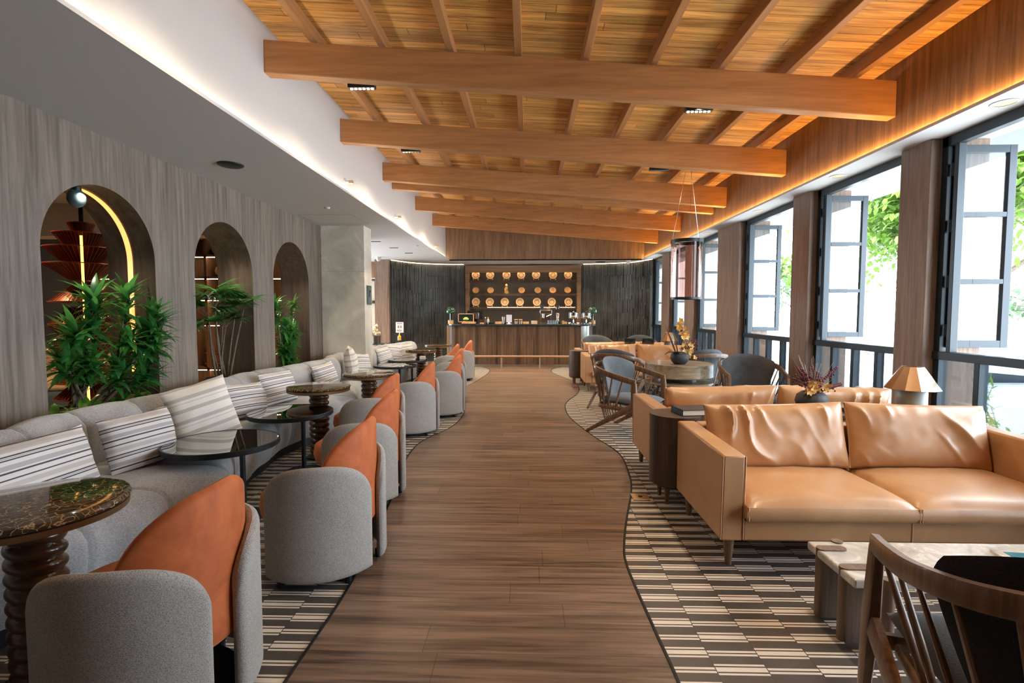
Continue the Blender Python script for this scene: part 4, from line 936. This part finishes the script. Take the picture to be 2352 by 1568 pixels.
cs = thing('console_table', 'dark slim console between the two nearer sofas', 'table', (2.35, 3.935, 0), 0, 'dark consoles between sofas')
MB().box(-.80, .80, -.17, .17, .665, .70).build('tabletop', 'dark_wood', cs, .004, smooth=0)
for x in (-.74, .74): MB().box(x - .02, x + .02, -.15, .15, 0, .665).build('leg', 'dark_wood', cs, smooth=0)
dup(cs, (2.35, 10.42, 0), 0, 'dark slim console between the two farther sofas')
o = thing('book', 'black hardback with pale pages on the nearer drum side table', 'book', (1.23, 3.93, .676), .15)
MB().box(-.09, .16, -.10, .10, 0, .004).box(-.09, .16, -.10, .10, .042, .046).box(-.09, -.086, -.10, .10, 0, .046).build('cover', 'book_black', o, smooth=0); MB().box(-.086, .155, -.095, .095, .004, .042).build('pages', 'book_paper', o, smooth=0)
o = thing('book', 'large dark slab book lying on the nearer console', 'book', (2.56, 3.93, .701)); MB().box(-.17, .17, -.13, .13, 0, .028).build('cover', 'stone_top', o, .003, smooth=0)
def make_lamp(label):
    t = thing('table_lamp', label, 'lamp', (0, 0, 0), 0, 'pleated brass table lamps')
    MB().lathe([(.0005, 0), (.105, 0), (.11, .006), (.11, .16), (.10, .178), (.08, .183), (.0005, .183)], 36, cap=False).build('lamp_base', 'cream_ceramic', t, smooth=40)
    n = 12; m = MB(); top = [(.078 * math.cos(2 * PI * k / n + .2), .078 * math.sin(2 * PI * k / n + .2), .36) for k in range(n)]; bot = [(.20 * math.cos(2 * PI * k / n + .2), .20 * math.sin(2 * PI * k / n + .2), .185) for k in range(n)]
    m.grid([bot, top], closed=True).build('lamp_shade', 'shade_brass', t, smooth=0, solid=.003)
    MB().lathe([(.0005, .368), (.03, .366), (.078, .358)], 12, cap=False).build('shade_cap', 'shade_brass', t, smooth=0)
    MB().tube([(0, 0, .18), (0, 0, .36)], .008, 8).build('stem', 'brass', t); return t
lp = make_lamp('brass faceted lamp on a grey ceramic base beside the foreground sofa'); lp.location = (2.90, 3.93, .70); lp.scale = (.9, .9, .95)
dup(lp, (2.86, 10.42, .70), .3, 'small distant brass lamp on a grey base, left of the orchid arrangement')
for i, (x, w) in enumerate(((2.05, .11), (2.41, .12))):
    t = thing('glass_block', 'black glossy layered block on the far console, ' + ('left', 'right')[i] + ' one', 'ornament', (x, 10.40, .70), 0, 'black blocks on the far console')
    m = MB()
    for k in range(7): d = .006 * (k % 2); m.box(-w + d, w - d, -.10 + d, .10 - d, k * .032, k * .032 + .030)
    m.build('block', plain('black_gloss', (.02, .025, .022), .08, coat=1, nz=.8, nscale=12), t, smooth=0)

# ------------------------------------------------------------------ slatted armchairs (facing local +Y)
def make_armchair(label, fab='slate'):
    t = thing('armchair', label, 'chair', (0, 0, 0), 0, 'slatted walnut armchairs')
    for s in (-1, 1):
        post = [(s * .335, .30, .655), (s * .340, .315, .40), (s * .345, .36, .0)]
        MB().sweep(post, [.035, .045, .026], [.06, .07, .035], up=(0, 1, 0)).build('front_leg', 'chair_wood', t, smooth=40)
        MB().sweep([(s * .340, .315, .40), (s * .33, .16, .31), (s * .31, -.37, .0)], [.035, .035, .024], [.075, .07, .035], up=(0, .7, 1)).build('rear_leg', 'chair_wood', t, smooth=40)
    rail = catmull([(-.335, .32, .66), (-.355, .12, .70), (-.36, -.08, .745), (-.30, -.25, .785), (-.16, -.335, .81), (0, -.355, .815), (.16, -.335, .81), (.30, -.25, .785), (.36, -.08, .745), (.355, .12, .70), (.335, .32, .66)], 6)
    MB().sweep(rail, .032, .062).build('arm_rail', 'chair_wood', t, smooth=40)
    sf = MB()
    seat = [(-.27, .26), (-.27, -.12), (-.2, -.25), (0, -.29), (.2, -.25), (.27, -.12), (.27, .26)]
    MB().sweep(catmull([(x, y, .33) for x, y in seat], 4), .03, .045).sweep([(-.33, .30, .335), (.33, .30, .335)], .03, .05).build('seat_rail', 'chair_wood', t, smooth=40)
    MB().sweep(catmull([(-.31, .02, .20), (-.2, -.16, .17), (0, -.22, .16), (.2, -.16, .17), (.31, .02, .20)], 5), .02, .03).build('lower_stretcher', 'chair_wood', t, smooth=40)
    sp = [((.352, .16, .69), (.275, .02, .33)), ((.36, .03, .72), (.275, -.08, .33)), ((.358, -.09, .745), (.25, -.16, .33)), ((.325, -.20, .77), (.215, -.22, .33)), ((.24, -.29, .79), (.15, -.265, .33)), ((.12, -.34, .805), (.07, -.28, .33))]
    for s in (-1, 1):
        for a, b in sp:
            A = Vector((a[0] * s, a[1], a[2] - .02)); B = Vector((b[0] * s, b[1], b[2])); MB().tube([A, (A + B) / 2, B], [.009, .014, .010], 8, flat=.7).build('spindle', 'chair_wood', t)
    for k in range(9):
        x = -.2 + .05 * k; yy = -.28 + .25 * abs(x) * 1.0
        MB().tube([(x, yy, .32), (x * 1.0, -.22 + .28 * x * x * 4, .165)], .006, 6).build('basket_spindle', 'chair_wood', t)
    m = MB(); n = 26; mm = 20
    for side in (1, -1):
        rows = []
        for i in range(n + 1):
            u = -1 + 2 * i / n; rr = []
            for j in range(mm + 1):
                v = j / mm; wdt = .20 + .15 * v ** .8; 
                ex = max(0, 1 - abs(u) ** 3) ** .5 * max(0, 1 - abs(2 * v - 1) ** 4) ** .5
                top = .905 - .085 * abs(u) ** 2.4; z = .40 + (top - .40) * v
                x = wdt * u * (1 - .10 * max(0, (v - .75) / .25) ** 2); yb = -.30 + .17 * (x / .33) ** 2 + .11 * (1 - v)
                rr.append((x, yb + side * .036 * ex + .028, z))
            rows.append(rr)
        m.grid(rows if side < 0 else [list(reversed(r)) for r in rows])
    m.build('back_cushion', fab, t, smooth=70)
    m = MB(); n = 26
    for side in (1, -1):
        rows = []
        for i in range(n + 1):
            u = -1 + 2 * i / n; rr = []
            for j in range(n + 1):
                v = -1 + 2 * j / n; ex = max(0, 1 - abs(u) ** 5) ** .5 * max(0, 1 - abs(v) ** 5) ** .5
                rr.append(((.26 + .04 * v) * u * (1 - .06 * abs(v) ** 3), .06 + .31 * v * (1 - .05 * abs(u) ** 3), .405 + side * .05 * ex + (.012 * (1 - u * u) * (1 - v * v) if side > 0 else 0)))
            rows.append(rr)
        m.grid(rows if side > 0 else [list(reversed(r)) for r in rows])
    m.build('seat_cushion', fab, t, smooth=70)
    return t
def face(dx, dy): return math.atan2(dy, dx) - PI / 2
ac = make_armchair('slatted walnut armchair with slate cushions left of the two-tier drum table'); ac.location = (1.20, 6.20, 0); ac.rotation_euler = (0, 0, face(.73, -.68))
ac1 = make_armchair('large dark armchair cut off by the lower right corner, seen from behind', 'charcoal'); ac1.location = (1.415, 1.345, 0); ac1.rotation_euler = (0, 0, face(.3, .95))
dup(ac, (1.36, 7.86, 0), face(.50, .85), 'slatted armchair seen from behind, just beyond the drum table\'s left armchair')
dup(ac, (2.64, 7.92, 0), face(-.2, .97), 'slatted armchair seen from behind, to the right of the drum table')
dup(ac, (2.84, 6.58, 0), face(-.12, -1), 'slate-backed armchair facing the camera, before the wide window column')
a6 = dup(ac, (1.66, 12.22, 0), face(.1, -1), 'distant armchair with a beige-lit back, standing before the bar')
dup(ac, (2.70, 12.3, 0), face(-.1, -1), 'distant grey-backed armchair in the far right corner')

# two-tier drum table
t = thing('drum_table', 'two-tier round drum table of grey oak over a hammered bronze drum', 'table', (2.10, 7.15, 0))
MB().lathe([(.0005, 0), (.43, 0), (.44, .02), (.44, .47)], 64, cap=False).build('lower_drum', 'hammer', t, smooth=40)
MB().lathe([(.44, .47), (.455, .475), (.455, .50), (.0005, .50)], 64, cap=False).build('lower_top', 'drum_wood', t, smooth=40)
MB().lathe([(.235, .50), (.235, .565)], 48, cap=False).build('neck', 'dark_wood', t, smooth=40)
MB().lathe([(.0005, .565), (.44, .565), (.455, .575), (.455, .745), (.45, .75), (.0005, .75)], 64, cap=False).build('upper_drum', 'drum_wood', t, smooth=40)
def bowlpot(t, r, h, sq=1.0):
    MB().lathe([(.0005, 0), (r * .55, 0), (r * .85, h * .22), (r, h * .52), (r * .9, h * .82), (r * .6, h), (r * .52, h * .98), (r * .7, h * .8), (.0005, h * .7)], 32, cap=False).build('pot', 'pot', t, smooth=60)
t = thing('flower_arrangement', 'dark bowl with gold orchids and rust leaves on the drum table', 'flowers', (2.06, 6.98, .75))
bowlpot(t, .125, .165); rnd = random.Random(11)
m = MB(); m.leaf((-.03, 0, .13), (-.22, .05, 1), .34, .12, -.1, 7, .25).leaf((-.06, -.02, .13), (-.42, 0, 1), .46, .10, -.15, 7, .25); m.build('rust_leaf', 'rust_leaf', t)
MB().leaf((-.04, -.05, .14), (-1, -.3, .5), .22, .13, .7, 6, .25).build('dark_leaf', 'pot', t)
st = catmull([(.02, 0, .12), (.05, 0, .3), (.04, 0, .45), (.0, 0, .55), (-.06, 0, .52)], 5); MB().tube(st, .004, 5).build('orchid_stem', 'twig', t)
def blossoms(name, mat, t, spec, rnd):
    for c, r in spec:
        m = MB(); blossom(m, c, r, rnd); m.build(name, mat, t)
def blossom(m, c, r, rnd):
    n = Vector((rnd.uniform(-.6, .6), -1, rnd.uniform(-.3, .5))).normalized(); u = n.cross(Vector((0, 0, 1))).normalized(); w = n.cross(u)
    for k in range(5):
        a = 2 * PI * k / 5 + rnd.random(); m.leaf(c, u * math.cos(a) + w * math.sin(a) + n * .35, r, r * .75, .1, 3, .2, up=n)
blossoms('orchid_blossom', 'petal_o', t, [((st[6 + i % (len(st) - 7)][0] + rnd.uniform(-.05, .06), rnd.uniform(-.04, .04), st[6 + i % (len(st) - 7)][2] + rnd.uniform(-.03, .05)), .045) for i in range(17)], rnd)
blossoms('dried_blossom', 'petal', t, [((.10 + rnd.uniform(-.08, .10), rnd.uniform(-.08, .06), .20 + rnd.uniform(-.11, .09)), .038) for i in range(26)], rnd)
m = MB()
for i in range(50): m.ball((.11 + rnd.uniform(-.09, .12), rnd.uniform(-.06, .08), .27 + rnd.uniform(-.06, .06)), .011, 6)
m.build('dried_buds', 'berry', t)
# dried arrangement on the console
t = thing('flower_arrangement', 'squat dark pot of burgundy dried flowers on the nearer console', 'flowers', (2.16, 3.93, .70)); bowlpot(t, .116, .15)
m = MB(); ends = []
for i in range(34):
    a = rnd.uniform(0, 2 * PI); s_ = rnd.uniform(.02, .16); h = rnd.uniform(.25, .42); e = (s_ * math.cos(a) - .0, s_ * math.sin(a) * .7, h); m.tube([(0, 0, .1), (e[0] * .4, e[1] * .4, h * .6), e], .0016, 4, cap=False); ends.append(e)
m.tube([(0, 0, .1), (-.06, 0, .3), (-.10, 0, .40), (-.11, 0, .43)], [.003, .003, .002, .001], 5); m.build('twigs', 'twig', t)
m = MB()
for e in ends[:22]:
    for k in range(9): m.ball((e[0] * .9 + rnd.uniform(-.02, .02), e[1] + rnd.uniform(-.02, .02), e[2] * .82 - .03 + rnd.uniform(-.03, .03)), rnd.uniform(.006, .011), 6)
for k in range(12): m.ball((.05 + .012 * k, -.05, .17 + .004 * k), .014, 6)
for k in range(9): m.ball((.07 + .012 * k, -.02, .24 + .012 * k), .011, 6)
for k in range(8): m.ball((-.08 - .008 * k, -.03, .26 + .012 * k), .010, 6)
m.build('dried_buds', 'berry', t)
blossoms('dried_blossom', 'petal', t, [((rnd.uniform(-.08, .06), rnd.uniform(-.09, .0), .17 + rnd.uniform(-.02, .05)), .042) for i in range(14)], rnd)
# pendant
t = thing('pendant_lamp', 'rose-tinted glass cylinder pendant between black rings, hung on wires', 'lamp', (2.16, 7.08, 0))
MB().lathe([(.205, 2.385), (.213, 2.385), (.213, 2.43), (.205, 2.43)], 48, cap=False).build('top_ring', 'black', t, smooth=30); MB().lathe([(.205, 1.625), (.213, 1.625), (.213, 1.655), (.205, 1.655)], 48, cap=False).build('bottom_ring', 'black', t, smooth=30)
MB().lathe([(.207, 1.65), (.207, 2.39)], 48, cap=False).build('glass_cylinder', 'pink_glass', t)
for k in range(3): a = 2 * PI * k / 3 + .4; MB().tube([(.207 * math.cos(a), .207 * math.sin(a), 2.42), (-.02 + .02 * k, -.05, 3.638)], .0025, 5, cap=False).build('wire', 'chrome', t)

# coffee table
t = thing('coffee_table', 'silver travertine coffee table with columnar bronze legs', 'table', (2.18, 2.325, 0))
MB().box(-.80, .80, -.185, .185, .285, .325).build('tabletop', 'travertine', t, .008, smooth=0)
def stad(x0, x1, y, r, z0, z1):
    m = MB(); pts = [(x1 + r * math.cos(a), y + r * math.sin(a)) for a in [-PI / 2 + PI * k / 10 for k in range(11)]] + [(x0 + r * math.cos(a), y + r * math.sin(a)) for a in [PI / 2 + PI * k / 10 for k in range(11)]]
    return m.poly(pts, z0, z1)
for y, xx in ((.10, -.69), (-.08, -.62)):
    stad(-.775, xx, y, .026, 0, .331).build('leg', 'column_wood', t, smooth=40); stad(.70, .775, y, .026, 0, .331).build('leg', 'column_wood', t, smooth=40)
for x in (-.66, .66):
    MB().lathe([(.026, 0), (.026, .331)], 20, (x, .178)).build('leg', 'column_wood', t, smooth=40); MB().lathe([(.026, 0), (.026, .331)], 20, (x + .0, -.185)).build('leg', 'column_wood', t, smooth=40)
o = thing('magazine', 'glossy magazine with teal cover strip on the travertine table', 'magazine', (2.28, 2.25, .326), -.12)
MB().box(-.12, .15, -.16, .16, 0, .008).build('pages', 'paper', o, smooth=0); MB().box(-.12, .15, -.16, .16, .008, .009).build('cover', plain('tan_photo_cover', (.55, .48, .42), .15, nz=.4, nscale=9), o, smooth=0)
MB().box(-.08, .14, .09, .14, .009, .0095).build('cover_strip', plain('teal_strip', (.02, .16, .22), .2), o, smooth=0)
t = thing('floor_outlet', 'square brass floor outlet cover beside the plank edge', 'outlet', (.885, 3.97, 0)); MB().box(-.065, .065, -.07, .07, 0.001, .008).build('cover', 'brass', t, .002); MB().lathe([(.018, .0075), (.018, .0095)], 16).build('socket', 'black', t)

# ------------------------------------------------------------------ plants in the arches
def rosette(m, c, n, L, w, rnd, spread=1.0, down=.5):
    c = Vector(c)
    for k in range(n):
        a = rnd.uniform(0, 2 * PI); el = rnd.uniform(-.25, 1.25) * 1.0
        d = Vector((math.cos(a) * math.cos(el), math.sin(a) * math.cos(el), math.sin(el)))
        m.leaf(c + Vector((0, 0, rnd.uniform(-.10, .03))), d, L * rnd.uniform(.7, 1.1), w, down * rnd.uniform(.5, 1.3), 5, .22)
def dracaena(label, root, heads, rnd, L=.26, w=.052, n=40, mat='leaf'):
    t = thing('dracaena', label, 'plant', root); rx, ry, rz0 = root; ms = MB(); ml = MB()
    for (x, y, z) in heads:
        e = Vector((x - rx, y - ry, z - rz0)); b0 = Vector((rnd.uniform(-.05, .05), rnd.uniform(-.12, .12), 0)); mid = b0.lerp(e, .5) + Vector((rnd.uniform(-.05, .05), rnd.uniform(-.05, .05), 0))
        ms.tube([b0, mid, e], [.014, .011, .008], 7); rosette(ml, e, n, L, w, rnd)
        rosette(ml, e + (mid - e) * .35, n // 2, L * .9, w, rnd, down=.9)
    ms.build('cane', 'stem', t); ml.build('foliage', mat, t); return t
def ground(label, loc, rnd, n=40, mat='lime_leaf', L=.11, name='pothos'):
    m = MB()
    for k in range(n): m.leaf((rnd.uniform(-.1, .1), rnd.uniform(-.2, .2), 0), (rnd.uniform(-1, 1), rnd.uniform(-1, 1), rnd.uniform(.3, 1.2)), L * rnd.uniform(.7, 1.4), L * .55, .8, 4, .15)
    o = m.build(name, mat); tag(o, label, 'plant'); o.location = loc; return o
def planter(c, label):
    p = thing('planter', label, 'planter', (-3.64, c, SILL)); MB().lathe([(.13, 0), (.17, .1), (.19, .18), (.175, .18), (.16, .12)], 28, cap=False).build('pot', 'pot', p); MB().lathe([(.17, .15), (.0005, .155)], 20, cap=False).build('soil', 'soil', p)
rnd = random.Random(21)
planter(4.05, 'round dark planter in the nearest arch'); planter(5.95, 'round dark planter in the middle arch'); planter(7.35, 'round dark planter in the farthest arch')
dracaena('tall bushy dracaena filling the nearest arch, left canes', (-3.62, 4.0, SILL + .15), [(-3.50, 4.04, 1.55), (-3.5, 3.86, 1.28), (-3.56, 3.82, 1.05), (-3.5, 3.98, 1.02), (-3.6, 4.1, 1.3)], rnd)
dracaena('tall bushy dracaena filling the nearest arch, right canes leaning into the room', (-3.60, 4.12, SILL + .15), [(-3.48, 4.36, 1.58), (-3.34, 4.5, 1.42), (-3.38, 4.5, 1.14), (-3.44, 4.3, 1.22), (-3.4, 4.42, .92), (-3.46, 4.22, .96), (-3.32, 4.48, 1.26)], rnd)
ground('lime-green low leaves at the foot of the nearest arch', (-3.50, 3.90, SILL + .17), rnd, 34)
ground('broad-leaved low plant at the foot of the nearest arch, right side', (-3.50, 4.32, SILL + .15), rnd, 30, 'palm_leaf', .16)
t = thing('lady_palm', 'lady palm with fan leaves on bare canes in the middle arch', 'plant', (-3.62, 5.95, SILL + .12)); ms = MB(); ml = MB()
for (x, y, z) in [(-3.5, 5.5, 1.45), (-3.52, 5.62, 1.66), (-3.5, 5.8, 1.62), (-3.44, 5.95, 1.48), (-3.4, 6.08, 1.55), (-3.55, 5.6, 1.28), (-3.48, 5.8, 1.33), (-3.42, 5.5, 1.58)]:
    e = Vector((x + 3.62, y - 5.95, z - SILL - .12)); b0 = Vector((rnd.uniform(-.04, .04), rnd.uniform(-.13, .13), 0)); ms.tube([b0, b0.lerp(e, .5) + Vector((0, -.02, 0)), e * .92], [.013, .012, .007], 7)
    for q in range(6):
        a = rnd.uniform(0, 2 * PI); dd = Vector((math.cos(a), math.sin(a), rnd.uniform(.2, 1.0))).normalized(); c0 = e + dd * .10; ms.tube([e * .92, c0], .003, 4)
        sd = dd.cross(Vector((0, 0, 1))).normalized()
        for k in range(11): an = (k - 5) * .25; ml.leaf(c0, dd * math.cos(an) + sd * math.sin(an), .27 * (1 - .03 * abs(k - 5)), .046, .5, 5, .15)
ms.build('cane', 'stem', t); ml.build('foliage', 'palm_leaf', t)
ground('low dark leaves under the lady palm', (-3.50, 5.85, SILL + .13), rnd, 30, 'palm_leaf', .11)
dracaena('slender dracaena with one tall pale head in the farthest arch', (-3.6, 7.35, SILL + .12), [(-3.52, 7.62, 1.60), (-3.5, 7.5, 1.12)], rnd, .17, .026, 50, 'palm_leaf')
dracaena('bushy dracaena at the left jamb of the farthest arch', (-3.56, 7.15, SILL + .12), [(-3.5, 7.0, 1.55), (-3.46, 7.18, 1.3), (-3.44, 7.3, 1.05), (-3.42, 7.1, .95), (-3.45, 7.42, 1.2), (-3.42, 7.25, .8)], rnd, .22, .038, 60)
ground('fresh green low leaves in the farthest arch', (-3.44, 7.3, SILL + .14), rnd, 60, 'lime_leaf', .13)

# ------------------------------------------------------------------ outside
struct(MB().box(3.8, 60, -30, 70, -1.2, -1.1).build('ground', 'pave', smooth=0), 'pale paved street outside')
def tree(label, loc, h, blobs, n, rnd, mat, size=.11, group='street trees'):
    t = thing('tree', label, 'tree', loc, 0, group); m = MB()
    if n > 20000: m.tube([tuple(a - b for a, b in zip(p, loc)) for p in ((10.3, 12.0, 2.6), (8.6, 9.6, 3.0), (7.7, 8.1, 3.3), (7.2, 7.55, 3.8), (6.95, 7.4, 4.5))], [.14, .11, .08, .06, .03], 8)
    m.tube([(0, 0, 0), (.1, .1, h * .5), (-.1, .15, h)], [.16, .12, .06], 9)
    for b in blobs:
        e = Vector(b[:3]); s0 = Vector((0, .12, h * rnd.uniform(.45, .9))); mid = s0.lerp(e, .5) + Vector((rnd.uniform(-.2, .2), rnd.uniform(-.2, .2), .2)); m.tube([s0, mid, e], [.07, .045, .02], 7)
        for k in range(3):
            q = e + Vector((rnd.uniform(-1, 1), rnd.uniform(-1, 1), rnd.uniform(-.7, .7))) * b[3]; m.tube([mid, mid.lerp(q, .5) + Vector((0, 0, .1)), q], [.03, .02, .008], 5)
    m.build('trunk', 'bark', t); l = MB(); tot = sum(b[3] ** 2 for b in blobs)
    for b in blobs:
        for k in range(int(n * b[3] ** 2 / tot)):
            v = Vector((rnd.gauss(0, .5), rnd.gauss(0, .5), rnd.gauss(0, .42))) * b[3]; l.leaf(Vector(b[:3]) + v, (rnd.uniform(-1, 1), rnd.uniform(-1, 1), rnd.uniform(-.8, .5)), size * rnd.uniform(.8, 1.7), size * .8, .5, 2, .1)
    l.build('foliage', mat, t); return t
rnd = random.Random(4)
tree('broad green tree whose branches hang before the two nearest windows', (10.4, 12.2, -1.1), 4.6, [(-3.4, -4.2, 4.6, 1.0), (-3.1, -2.3, 4.3, 1.0), (-2.5, -.8, 4.6, 1.0), (-2.8, -5.2, 5.2, .9), (-1.8, -2.8, 5.6, 1.2), (-3.6, -3.3, 5.6, .9), (-3.4, -1.4, 5.7, 1.0), (-2.2, -6.2, 4.8, .9)], 26000, rnd, 'tree_leaf', .105)
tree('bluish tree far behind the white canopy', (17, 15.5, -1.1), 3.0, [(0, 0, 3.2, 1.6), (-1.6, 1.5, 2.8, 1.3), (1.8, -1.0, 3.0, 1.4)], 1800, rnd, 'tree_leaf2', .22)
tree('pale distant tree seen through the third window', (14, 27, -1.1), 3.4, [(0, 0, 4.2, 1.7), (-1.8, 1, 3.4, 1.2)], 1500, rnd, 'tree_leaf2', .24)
tree('slim young tree just outside the third window', (5.6, 12.6, -1.1), 4.2, [(-.1, .2, 4.6, .6), (.3, -.5, 3.6, .5), (-.3, .6, 2.7, .45)], 500, rnd, 'tree_leaf', .12)
for i, (x, y, s_) in enumerate(((4.75, 4.85, 1.0), (5.6, 5.9, .9), (6.2, 7.4, .9))):
    m = MB()
    for k in range(9):
        a = rnd.uniform(0, 6.28); e = Vector((math.cos(a) * .45, math.sin(a) * .45, rnd.uniform(.9, 1.9))) * s_; m.tube([(0, 0, 0), e * .5 + Vector((0, 0, .2)), e], [.012, .008, .004], 4)
        for q in range(26):
            f = .45 + .55 * q / 26; p = e * f; m.leaf(p, (rnd.uniform(-1, 1), rnd.uniform(-1, 1), rnd.uniform(-.2, .5)), .13, .035, .5, 3, .1)
    o = m.build('shrub', 'tree_leaf'); tag(o, ('feathery green shrub right outside the nearest window', 'feathery shrub behind the first, outside the nearest window', 'small feathery shrub by the white canopy')[i], 'shrub', 'shrubs outside'); o.location = (x, y, -1.1)
t = thing('parasol', 'large white canopy tent outside the nearest window', 'parasol', (9.7, 8.9, -1.1)); n = 8
MB().lathe([(2.1, 1.75), (1.1, 2.35), (.05, 3.1)], n, cap=False).build('canopy', 'canvas', t, smooth=0, solid=.02); MB().lathe([(2.1, 1.55), (2.1, 1.75)], n, cap=False).build('valance', 'canvas', t, smooth=0, solid=.01)
MB().tube([(0, 0, 0), (0, 0, 3.1)], .04, 8).build('pole', 'black', t)
t = thing('garden_wall', 'low dark wall outside beyond the shrubs', 'wall', (9.5, 10.5, -1.1)); MB().box(-1.6, 1.8, -.15, .15, 0, 1.35).build('panel', 'darkwall', t); MB().box(-4.65, 2.85, -.6, -.3, 0, 1.18).build('coping', 'facade', t)
t = thing('building', 'pale blue-grey building wing beyond the far windows', 'building', (5.8, 17.5, -1.1)); MB().box(-1.9, 2.2, 0, 4, 0, 7).build('wall', 'facade', t, smooth=0)
for z in (1.0, 3.4):
    for x in (-1.4, -.3, .8): w_ = MB().box(x, x + .7, -.03, .02, z, z + 1.5).build('window', 'facade_glass', t, smooth=0); MB().box(x + .33, x + .37, -.05, -.03, z, z + 1.5).box(x, x + .7, -.05, -.03, z + .73, z + .77).build('glazing_bar', 'canvas', w_, smooth=0)
MB().box(-2.0, 2.3, -.6, 4.1, 5.6, 5.75).build('roof', 'frame', t, smooth=0)
for i, (x, y) in enumerate(((3.9, 3.0), (3.9, 6.2), (3.9, 9.4))):
    pass
o = MB().box(3.78, 4.6, -1.8, 16, 2.95, 3.05).build('trim_30', 'sash', smooth=0); struct(o, 'outer eave')
struct(MB().box(3.78, 4.1, -1.8, 16, -.12, 0).build('trim_31', 'pave', smooth=0), 'outer sill')
